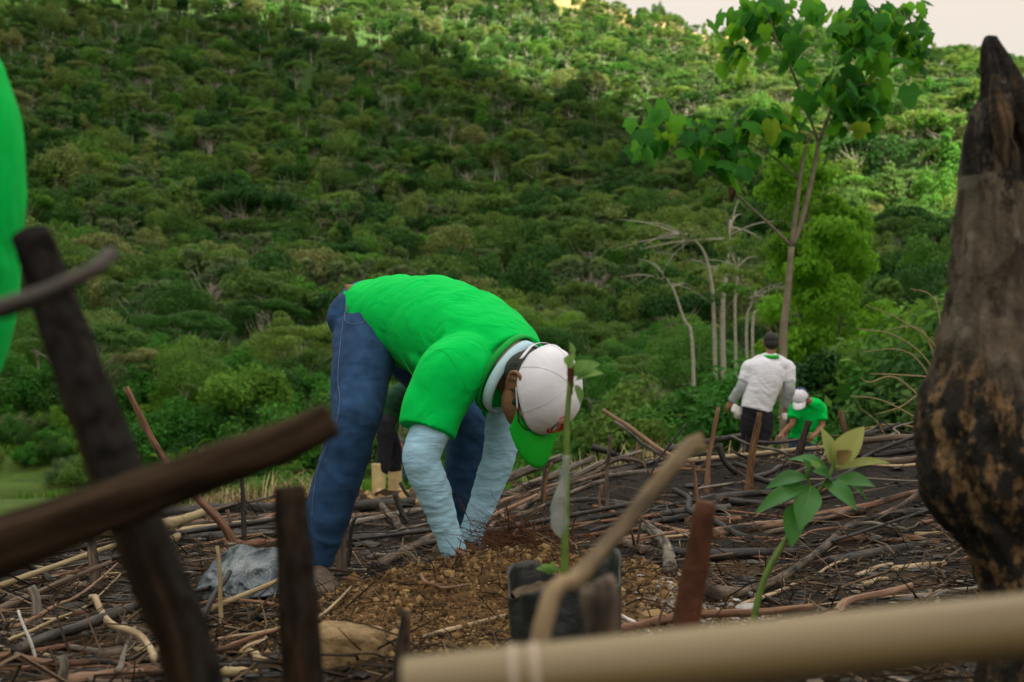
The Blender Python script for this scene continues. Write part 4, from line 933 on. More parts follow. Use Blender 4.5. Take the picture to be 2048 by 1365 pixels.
# ---------------------------------------------------------------- the other workers, simpler rig
def worker(label, J, D, s, mats, vox=.010, cap=None, hair=True, sleeves=True, boots=False, wr=.03, hold=None, org=None, hem=.0, face=True, longtop=True):
    """J: joints as (px, py, depth offset) or world vectors"""
    pt = {k: (np.array(P(v[0], v[1], D+(v[2] if len(v) > 2 else 0))) if not isinstance(v, Vector) else np.array(v)) for k, v in J.items() if k not in ('hf', 'hu', 'side', 'tor', 'hd')}
    base = (pt['ankL']+pt['ankR'])/2; base[2] = hz(base[0], base[1]); e_ = empty('person', tuple(base), label, 'person')
    S = NV(J['side']); tor = J['tor']; C = [np.array(P(a, b, D+c)) for a, b, c, _, _ in tor]
    body = [tube([tuple(c) for c in C], [(t_[3]*.88*s, t_[4]*.86*s) for t_ in tor], 24, 26, side=S, round_ends=True), tube([tuple(C[-1]), tuple(pt['head'])], [.055*s, .052*s], 14, 6)]
    for k in 'LR':
        body.append(limb([pt['hip'+k], (pt['hip'+k]+pt['kne'+k])/2, pt['kne'+k], pt['kne'+k]*.7+pt['ank'+k]*.3, pt['ank'+k]], [.078, .066, .048, .046, .034], s))
        body.append(limb([C[-3], pt['sh'+k], (pt['sh'+k]+pt['el'+k])/2, pt['el'+k], pt['el'+k]*.6+pt['wr'+k]*.4, pt['wr'+k]], [.05, .050, .044, .036, .034, .024], s))
        dd = NV(pt['wr'+k]-pt['el'+k]) if 'hd' not in J else NV(J['hd'][k]); body += hand_parts(pt['wr'+k], dd, (-1 if k == 'L' else 1, -.4, .2), s, .5 if not hold else .8, 1 if k == 'L' else -1)
    body += head_parts(pt['head'], J['hf'], J['hu'], s)
    blob(body, vox*.65, 'body', M['skin'], e_, 2)
    if hair: hair_obj(pt['head'], J['hf'], J['hu'], s, e_, hair if isinstance(hair, float) else 1.0, vox*.8, full=not cap)
    if cap: cap_obj(pt['head'], J['hf'], J['hu'], s*1.08, e_, *cap)
    st = [tube([tuple(c) for c in C], [(t_[3]*s, t_[4]*s) for t_ in tor], 30, 40, side=S, wr=.014, wk=30, seed=2)]
    for k in 'LR':
        a, b = pt['sh'+k], pt['el'+k]; e2 = a+(b-a)*.72
        st.append(tube([tuple(C[-1]), tuple(C[-1]*.45+a*.55+[0, 0, .012*s]), tuple(a)],[.052*s, .066*s, .07*s], 18, 12, round_ends=True)); st.append(tube([tuple(C[-2]*.5+a*.5), tuple(a), tuple((a+e2)/2), tuple(e2)], [.078*s, .082*s, .078*s, .074*s], 22, 20, wr=wr, wk=40, seed=3))
    nz = lambda p: -.0065*s*np.abs(vn(p[:, 2]*15+p[:, 0]*9+1.5*vn(p[:, 1]*7, p[:, 0]*7), p[:, 0]*8+p[:, 1]*6))*2
    blob(st, vox, 'shirt', mats['shirt'], e_, 3, noise=nz)
    if mats.get('sleeve'):
        for k in 'LR':
            a, b, c_ = pt['sh'+k], pt['el'+k], pt['wr'+k]; a = a+(b-a)*.45
            blob([tube([tuple(a), tuple(b), tuple(b*.5+c_*.5), tuple(c_)], [.066*s, .062*s, .056*s, .044*s], 24, 60, wr=.04, wk=70, seed=5), tube([tuple(c_-NV(c_-b)*.04), tuple(c_)], [.041*s, .038*s], 16, 4)], vox*.8, 'sleeve', mats['sleeve'], e_, 1)
    tr = [tube([tuple(C[0]+(C[0]-C[1])*.1), tuple(C[0]), tuple((C[0]+C[1])/2)], [(tor[0][3]*.93*s, tor[0][4]*.93*s)]*3, 24, 10, side=S, round_ends=True)]
    for k in 'LR': tr.append(tube([tuple(pt['hip'+k]), tuple(pt['hip'+k]*.5+pt['kne'+k]*.5), tuple(pt['kne'+k]), tuple(pt['kne'+k]*.5+pt['ank'+k]*.5), tuple(pt['ank'+k]+(pt['kne'+k]-pt['ank'+k])*(.45 if boots else .08))], [.100*s, .094*s, .076*s, .074*s, .066*s if not boots else .05*s], 24, 40, wr=.03, wk=28, seed=4, round_ends=True))
    blob(tr, vox, 'trousers', mats['legs'], e_, 2, noise=nz)
    for k in 'LR': shoe_obj(pt['ank'+k], J.get('toe'+k, (0, 1, 0)) if not isinstance(J.get('toe'+k), np.ndarray) else J['toe'+k], e_, s*(1.05 if boots else 1), M['boot'] if boots else M['leather'], 'boot' if boots else 'shoe', .24*s if boots else 0.0)
    return e_, pt
def gz(px, D, h): x = (px-1024)/F*D; return Vector((x, D, hz(x, D)+h))
# white shirt
D = 10.6
e_, pt = worker('man in white shirt with green collar and black trousers standing with his back turned', dict(
    side=(1, .12, 0), tor=[(1512, 822, 0, .170, .125), (1517, 800, 0, .178, .135), (1527, 775, -.02, .185, .135), (1534, 750, -.03, .195, .125), (1537, 733, -.03, .185, .110), (1539, 722, -.02, .12, .08), (1540, 712, -.01, .065, .06)],
    head=(1542, 688, .02), hf=(.15, .95, -.12), hu=(.02, .1, 1), shL=(1499, 735), elL=(1483, 775, .02), wrL=(1463, 803, .1), shR=(1575, 736), elR=(1579, 778, -.02), wrR=(1570, 815, .08),
    hipL=(1500, 835), kneL=(1493, 885, .05), ankL=gz(1490, 10.6, .075), hipR=(1530, 835), kneR=(1527, 885), ankR=gz(1527, 10.55, .075), toeL=(-.1, 1, 0), toeR=(.2, 1, 0)), D, .98,
    dict(shirt=M['whiteshirt'], sleeve=M['greysleeve'], legs=M['blackcloth']), .010)
m = MB(); c = np.array(P(1541, 713, D-.02)); n = 30; V = []; f0 = []
for i in range(n):
    a = 2*math.pi*i/n; d = np.array([math.cos(a)*.082, math.sin(a)*.078, 0]); k = math.sin(a)*.012
    for x, z in ((0, -.022), (.010, -.020), (.004, .018), (-.006, .018)): V.append(c+d*(1+x/.08)+[0, 0, z+k])
for i in range(n):
    for j in range(4): f0.append((i*4+j, i*4+(j+1) % 4, ((i+1) % n)*4+(j+1) % 4, ((i+1) % n)*4+j))
m.add(V, f0); m.build('collar', M['capgreen'], e_)
def held(name, label, cat, c, parts, mat):
    m = MB()
    for q in parts: m.add(*q)
    tag(m.build(name, mat, org=Vector(c)), label, cat)
c = pt['wrL']+[.04, -.03, -.09]
held('white_bag', 'crumpled white bag held in the left hand of the man in the white shirt', 'bag', c, [tube([tuple(c+[-.02, 0, .06]), tuple(c), tuple(c+[.05, .02, -.06]), tuple(c+[.06, .02, -.10])], [.015, .05, .06, .02], 14, 20, rough=.18, wr=.1)], M['whitep'])
c = pt['wrR']+[-.02, -.04, -.10]
held('white_cup', 'small white cup in the right hand of the man in the white shirt', 'cup', c, [tube([tuple(c+[0, 0, .035]), tuple(c+[0, 0, -.035])], [.03, .024], 16, 6)], M['whitep'])
# green shirt, leaning
worker('man in bright green polo shirt and white-fronted cap leaning down at the right', dict(
    side=(1, -.25, 0), tor=[(1604, 884, 0, .165, .12), (1608, 868, 0, .17, .125), (1613, 845, -.06, .180, .130), (1617, 825, -.12, .190, .125), (1618, 811, -.18, .175, .10), (1614, 803, -.24, .07, .06)],
    head=(1601, 797, -.34), hf=(-.42, -.62, -.62), hu=(-.25, -.55, .85), shL=(1589, 820, -.12), elL=(1584, 848, -.22), wrL=(1563, 868, -.30), shR=(1640, 816, -.14), elR=(1644, 852, -.18), wrR=(1628, 872, -.42),
    hipL=(1592, 900), kneL=(1588, 935, -.12), ankL=gz(1588, 12.1, .075), hipR=(1616, 900), kneR=(1620, 935, -.1), ankR=gz(1622, 12.2, .075), toeL=(-.4, -1, 0), toeR=(-.2, -1, 0)), 12.1, .98,
    dict(shirt=M['greenshirt'], legs=M['jeans']), .010, cap=(M['capwhite'], M['capwhite'], M['navy'], False, .3, M['navy']))
# boots man behind, bent over
worker('person in dark green shirt and cream rubber boots behind the bent man', dict(
    side=(.45, .9, 0), tor=[(772, 838, 0, .16, .12), (785, 810, 0, .17, .13), (815, 785, -.05, .18, .13), (850, 770, -.10, .19, .13), (880, 772, -.14, .16, .10), (898, 780, -.16, .07, .06)],
    head=(915, 800, -.2), hf=(.2, -.2, -1), hu=(.85, -.4, -.2), shL=(860, 790, .15), elL=(840, 850, .1), wrL=(850, 905, .05), shR=(850, 785, -.3), elR=(822, 838, -.3), wrR=(850, 890, -.3),
    hipL=(768, 850, .12), kneL=(790, 900, .15), ankL=gz(792, 9.72, .075), hipR=(772, 848, -.1), kneR=(770, 900, -.1), ankR=gz(760, 9.45, .075), toeL=(1, -.3, 0), toeR=(.5, -.9, 0)), 9.55, .95,
    dict(shirt=M['darkgreen'], legs=M['blackcloth']), .012, boots=True)
# distant squatting one
worker('small distant person in dark teal shirt squatting behind the cream boots', dict(
    side=(1, .2, 0), tor=[(808, 985, 0, .16, .13), (807, 965, 0, .17, .14), (806, 945, 0, .18, .14), (804, 925, -.04, .18, .12), (803, 915, -.06, .07, .06)],
    head=(802, 897, -.1), hf=(-.3, -.8, -.5), hu=(0, -.3, 1), shL=(786, 925), elL=(783, 950, -.1), wrL=(790, 972, -.3), shR=(824, 925), elR=(828, 950, -.1), wrR=(822, 972, -.3),
    hipL=(798, 985), kneL=(790, 955, -.35), ankL=gz(792, 12.75, .075), hipR=(818, 985), kneR=(824, 955, -.35), ankR=gz(820, 12.75, .075), toeL=(-.2, -1, 0), toeR=(.2, -1, 0)), 13.0, .95,
    dict(shirt=fabric('dark_teal_shirt', (.015, .07, .06)), legs=M['blackcloth']), .014)
# near person at the left edge, squatting mostly outside the frame
worker('blurred person in bright green shirt at the left edge, very close to the camera', dict(
    side=(.95, .3, 0), tor=[(-300, 800, .1, .150, .14), (-290, 700, .08, .172, .15), (-272, 600, .05, .172, .15), (-266, 370, 0, .177, .14), (-266, 190, -.02, .168, .13), (-262, 40, -.03, .13, .09), (-250, -60, -.03, .07, .07)],
    head=(-240, -200, -.05), hf=(.1, .9, -.3), hu=(0, .2, 1), shL=(-430, 120), elL=(-470, 500, -.05), wrL=(-430, 860, .1), shR=(-138, 130, .02), elR=(-120, 560, .02), wrR=(-170, 800, .2),
    hipL=(-380, 930), kneL=(-430, 960, .36), ankL=gz(-430, 1.5, .075), hipR=(-240, 930), kneR=(-250, 980, .36), ankR=gz(-240, 1.5, .075), toeL=(-.2, 1, 0), toeR=(.2, 1, 0)), 1.18, 1.0,
    dict(shirt=M['greenshirt'], legs=M['jeansdark']), .012)
# ================================================================ burnt sticks, logs, soil and seedlings
_seed = [100]
def stick(name, label, pts, wpx, mat, lift=None, D=None, group=None, taper=.75, rough=.10, n=None, cat='branch', sharp=False, sides=10, twigs=0, bury=0.0):
    """pts = photo pixels. Without D every point lies on the ground; D = depth (or list of depths) for upright ones; a first point with D None is the foot"""
    _seed[0] += 1; sd = _seed[0]; rg = np.random.default_rng(sd)
    W3 = []
    if D is None:
        ys = [G(q[0], q[1]).y for q in pts]; good = [y for y in ys if y < 9.0]
        if len(good) < len(ys): D = min(8.0, sum(good)/len(good) if good else 8.0)
    for i, p in enumerate(pts):
        if D is None:
            g = G(p[0], p[1]); g = g if g.y < 9.8 else P(p[0], p[1], 8.2); r_ = wpx/2*g.y/F; lf = (lift if lift is not None else 0)+r_*.8
            g.z += 0; q = P(p[0], p[1], g.y); q = G(p[0], p[1]+wpx*.35); q = q if q.y < 9.8 else P(p[0], p[1], 8.2)-Vector((0, 0, lf)); q.z += lf; W3.append(q)
        else:
            d = D[i] if isinstance(D, (list, tuple)) else D
            if d is None: g = G(p[0], p[1]); W3.append(g)
            else: W3.append(P(p[0], p[1], d))
    if D is not None and bury and W3: 
        f_ = W3[0]; W3[0] = Vector((f_.x, f_.y, hz(f_.x, f_.y)-bury)) if bury < 5 else f_
    ym = sum(q.y for q in W3)/len(W3); r0 = wpx/2*W3[0].y/F
    L = sum((a-b).length for a, b in zip(W3[:-1], W3[1:])); n = n or int(max(10, min(70, L/.03)))
    rad = [r0*(1-(1-taper)*i/(len(W3)-1)) for i in range(len(W3))]
    if sharp: rad[-1] = r0*.12
    pp = resample([tuple(q) for q in W3], n); q_ = max(4, n//7); ns_ = resample(rg.normal(size=(q_, 3)), n)*min(r0, .012)*(.45 if r0 < .014 else .12); pp[1:-1] += ns_[1:-1]
    rr = np.interp(np.linspace(0, 1, n), np.linspace(0, 1, len(rad)), rad)*(1+resample(rg.normal(size=(q_, 1)), n)[:, 0]*min(.07, .0012/r0))
    for _ in range(int(L/.35)):
        k = rg.integers(1, n-1); rr = rr*(1+.16*np.exp(-((np.arange(n)-k)/1.3)**2)*(r0 < .02))
    m = MB(); m.add(*tube([tuple(p) for p in pp], list(rr), sides, n, rough=rough, seed=sd))
    for _ in range(twigs):
        k = rg.integers(n//4, n-1); a = pp[k]; v = rg.normal(size=3)*.5; v[2] = abs(v[2]); v += NV(pp[-1]-pp[0]); v = NV(v)*rg.uniform(.08, .22)
        m.add(*tube([tuple(a), tuple(a+v*.5+rg.normal(size=3)*.01), tuple(a+v)], [rr[k]*.4, rr[k]*.3, rr[k]*.12], 5, 6))
    o = m.build(name, mat, org=W3[0]); tag(o, label, cat, group); return o
t = NT('bamboo_skin'); v = t.tex(); g = t.noise(t.mapp(v, (2, 60, 60)), 1, 4); t.base(t.ramp(g, [(.3, (.12, .086, .038)), (.7, (.22, .165, .078))]), .38, .5); t.bump(g, .2, .002); M['bamboo'] = t.m
M['whitering'] = plain('pale_node_ring', (.42, .34, .27), .6); M['brown2'] = plain('dark_red_brown_wood', (.085, .032, .017), .75, .2, bump=.4, bs=60, var=.45, sc=20); M['cane2'] = wood('scorched_split_cane', (.12, .085, .05), (.26, .19, .11), (.36, .28, .17), char=.36)
B = M
# --- blurred things right in front of the lens
stick('leaning_pole', 'thick dark leaning pole crossing the left of the picture from top left to bottom', [(592, 1900), (393, 1372), (296, 1120), (172, 800), (98, 590), (62, 470)], 118, B['darkpole'], D=[.84, .84, .84, .85, .86, .86], bury=.05, taper=.72, rough=.05, sides=18, cat='pole')
stick('charred_log', 'thick charred log crossing in front of the leaning pole, cut end pointing right', [(-420, 1262), (-60, 1124), (180, 1026), (440, 922), (664, 840)], 146, B['darkpole'], D=[.74, .74, .74, .75, .76], taper=.50, rough=.05, sides=18, cat='log')
stick('charred_branch', 'thin black blurred branch poking in from the left edge over the green shirt', [(-500, 700), (-60, 612), (120, 555), (228, 505)], 56, B['char'], D=[.64, .64, .64, .65], taper=.5, rough=.06, sides=12)
stick('short_stump', 'short dark upright post left of the jeans, blurred', [(632, 1900), (604, 1340), (584, 1120), (578, 975)], 82, B['darkpole'], D=[1.0, 1.0, 1.0, 1.0], bury=.05, taper=.80, rough=.06, sides=16, cat='stump')
stick('burnt_stake', 'small burnt stake with black tip and orange-brown side at the bottom edge', [(790, 1540), (800, 1400), (806, 1290), (812, 1222)], 50, B['orange'], D=[1.55, 1.55, 1.55, 1.55], bury=.03, taper=.35, sides=10, cat='stake')
stick('brown_stake', 'reddish brown blurred stake slanting right of the seedling bag', [(1350, 1480), (1372, 1260), (1392, 1120), (1412, 1005)], 58, B['brown2'], D=[1.45, 1.45, 1.44, 1.42], bury=.03, taper=.72, sides=12, cat='stake')
stick('split_stick', 'tan split stick slanting up to the right across the seedling bag', [(985, 1640), (1062, 1290), (1142, 1160), (1240, 1062), (1340, 950), (1408, 882)], 46, B['cane2'], D=[.80, .82, .84, .86, .88, .9], bury=.03, taper=.80, rough=.05, sides=12, cat='stick')
stick('short_stub', 'short brown stub standing in front of the black seedling bag', [(1225, 1700), (1210, 1290), (1196, 1160)], 64, B['bark'], D=[.95, .95, .95], bury=.03, taper=.85, sides=12, cat='stake')
# --- cut bamboo pole along the bottom edge
def bamboo():
    a = P(812, 1378, .62); b = P(1600, 1300, .62); c = P(2900, 1165, .60); d = P(3600, 1090, .60)
    m = MB(); L = (d-a).length; n = 60; pts = [tuple(a.lerp(d, i/(n-1))) for i in range(n)]; r0 = 60*.62/F
    # real cane: walls, nodes and an open cut end
    V, f, TC = tube(pts, [r0*(1+.0)]*n, 28, n); ax = NV(np.array(d-a))
    l = (V-np.array(a))@ax; 
    for nd in (.066, .345, .65): 
        g = np.exp(-((l-nd)/.0035)**2); cc = np.array(a)+np.outer(l, ax); V = V+(V-cc)*(.09*g)[:, None]
    m.add(V, f[:-2]+[f[-1]], TC); Vi, fi, Ti = tube([tuple(np.array(a)-ax*.0003), tuple(np.array(a)+ax*.05)], [r0*.80, r0*.80], 28, 2); m.add(Vi, [q[::-1] for q in fi[:-2]]+[fi[-1]], Ti)
    m.add(np.vstack([V[:28], Vi[:28]]), [(j, (j+1) % 28, 28+(j+1) % 28, 28+j) for j in range(28)])
    o = m.build('bamboo_pole', B['bamboo'], org=a); tag(o, 'long pale bamboo pole lying across the bottom right, closest to the camera', 'pole')
    nr = MB()
    for nd in (.066, .079): nr.add(*tube([tuple(np.array(a)+ax*(nd-.0022)), tuple(np.array(a)+ax*nd), tuple(np.array(a)+ax*(nd+.0022))], [r0*1.01, r0*1.06, r0*1.01], 28, 5))
    q = bpy.data.objects.new('node_ring', nr.mesh('node_ring', B['whitering'], True, a)); COL.objects.link(q); q.parent = o
bamboo()
stick('log', 'short thick charred log under the right end of the bamboo pole', [(2300, 2300), (2450, 1900), (2500, 1330)], 260, B['char'], D=[.72, .72, .70], bury=.05, taper=.9, sides=16, cat='log')
stick('log', 'short dark stub holding up the cut end of the bamboo pole', [(1180, 2400), (1150, 1900), (1130, 1440)], 110, B['char'], D=[.62, .62, .62], bury=.05, taper=.9, sides=14, cat='stump')
stick('log', 'charred stub outside the left edge that carries the crossing log', [(-300, 2400), (-280, 1700), (-290, 1275)], 150, B['char'], D=[.74, .74, .74], bury=.05, taper=.9, sides=14, cat='stump')
# --- the big burnt snag on the right
def snag():
    D = 1.62; pr = [(1262, 1972, 2200), (1180, 1961, 2195), (1120, 1945, 2195), (1058, 1917, 2195), (990, 1868, 2200), (940, 1838, 2200), (880, 1832, 2190), (810, 1840, 2175), (750, 1862, 2150), (640, 1884, 2120), (560, 1896, 2112), (480, 1903, 2106), (400, 1912, 2100), (340, 1915, 2094), (290, 1921, 2086), (240, 1933, 2074), (212, 1948, 2064), (195, 1954, 2056), (160, 1957, 2042), (128, 1958, 2026), (100, 1960, 2008), (84, 1964, 2000), (75, 1970, 1996)]
    m = MB(); C = [tuple(P(2070, 1560, D))]; RR = [(.11, .10)]
    for y, xl, xr in pr: C.append(tuple(P((xl+xr)/2, y, D))); RR.append(((xr-xl)/2*D/F, (xr-xl)/2*D/F*.88))
    C[0] = (C[0][0], C[0][1], hz(C[0][0], C[0][1])-.1)
    V, f, TC = tube(C, RR, 130, 330, side=(1, 0, 0))
    ct = np.array(C)[:, :]; 
    a = np.arctan2(TC[:, 2], TC[:, 1]); h = V[:, 2]
    cx = np.interp(h, [c[2] for c in C], [c[0] for c in C]); cy = np.interp(h, [c[2] for c in C], [c[1] for c in C])
    crack = fbm(a*3.2, h*5, 4); pits = fbm(a*7, h*16, 3)
    low = 1-sm((h-1.0+.25)/.2)
    up_ = sm((h-.86)/.10); gr_ = fbm(a*9, h*7, 3); k = .935+.05*fbm(a*1.7+h*2, h*6, 2)+.035*crack+.11*pits*(.3+low)-.05*np.maximum(0, gr_)*(1-low)+.03*vn(a*22, h*45)*(.4+low)-(1-low)*.10*(np.exp(-((a+1.66+.05*np.sin(h*17))/.035)**2)+.7*np.exp(-((a+1.18-.06*np.sin(h*13))/.03)**2))-.06*np.exp(-((np.abs(crack)/.04)**2))+up_*(.16*vn(a*1.6+4, h*4)+.10*fbm(a*4+h*3, h*14, 3)-.12*np.exp(-((np.abs(vn(a*2.3, h*2.5))/.06)**2)))
    V[:, 0] = cx+(V[:, 0]-cx)*k; V[:, 1] = cy+(V[:, 1]-cy)*k
    m.add(V, f, TC)
    e_ = tag(m.build('burnt_snag', B['snag'], org=Vector(C[0])), 'tall burnt tree stump with swollen scorched base and splintered top at the right edge', 'tree stump')
    for pts, w0, w1, nm in (([(2068, 360), (2062, 260), (2040, 180), (2026, 128)], 30, 4, 'splinter'), ([(2010, 350), (2004, 250), (1992, 190), (1988, 150)], 24, 5, 'splinter'), ([(1944, 350), (1938, 280), (1944, 232)], 20, 4, 'splinter'), ([(2030, 345), (2028, 300), (2020, 275)], 14, 3, 'splinter')):
        s_ = MB(); V, f, TC = tube([tuple(P(x, y, D-.05-.01*i)) for i, (x, y) in enumerate(pts)], [q_*D/F for q_ in (w0*.15, w0*.9, w0*.55, w1)[-len(pts):]], 9, 30, rough=.06, seed=len(pts)+w0)
        s_.add(V, f, TC); o = bpy.data.objects.new(nm, s_.mesh(nm, B['snagtop'] if nm else None, False, e_.location)); COL.objects.link(o); o.parent = e_
t = NT('scorched_snag'); p = t.tex('pos'); g = t.noise(t.mapp(p, (22, 22, 3)), 1, 7, .75, .5); b = t.noise(t.mapp(p, (9, 9, 6)), 1, 6, .75); f2 = t.noise(t.mapp(p, (34, 34, 20)), 1, 5, .7); sp = t.n.new('ShaderNodeSeparateXYZ'); t.l.new(p, sp.inputs[0])
wd = t.ramp(g, [(.3, (.035, .028, .021)), (.5, (.105, .083, .060)), (.72, (.19, .155, .115))])
wd = t.mix(t.ramp(b, [(.49, 0.0), (.55, .8)]), wd, (.030, .024, .017))
lich = t.ramp(t.noise(p, 13, 1, .4), [(.66, 0.0), (.71, .6)]); wd = t.mix(lich, wd, (.20, .18, .145))
lowf = t.ramp(t.math('ADD', t.math('MULTIPLY', t.math('SUBTRACT', .66, sp.outputs[2]), 4.0), t.math('MULTIPLY', t.math('SUBTRACT', b, .5), 2.5)), [(0, 0.0), (.5, 1.0)])
ch = t.ramp(t.noise(p, 80, 5, .7), [(.3, (.004, .004, .0035)), (.75, (.028, .024, .020))])
tanp = t.ramp(t.noise(p, 90, 3), [(.3, (.11, .062, .026)), (.7, (.26, .165, .08))])
lowc = t.mix(t.ramp(f2, [(.51, 0.0), (.59, 1.0)]), ch, tanp); lowc = t.mix(t.ramp(b, [(.50, 0.0), (.60, .85)]), lowc, (.022, .017, .012))
c = t.mix(lowf, wd, lowc)
zt = t.ramp(t.math('ADD', t.math('MULTIPLY', t.math('SUBTRACT', sp.outputs[2], .85), 4.0), t.math('MULTIPLY', t.math('SUBTRACT', b, .5), 6.0)), [(0, 0.0), (.4, 1.0)])
topc = t.mix(t.ramp(g, [(.60, 0.0), (.70, .8)]), ch, (.16, .10, .055)); c = t.mix(zt, c, topc)
t.base(c, .85, .25); t.bump(t.math('ADD', g, t.math('MULTIPLY', t.noise(p, 110, 5, .7), .8)), 1.0, .008); M['snag'] = t.m
M['snagtop'] = wood('charred_splintered_wood', (.02, .015, .012), (.05, .036, .025), (.18, .11, .055), char=.56)
snag()
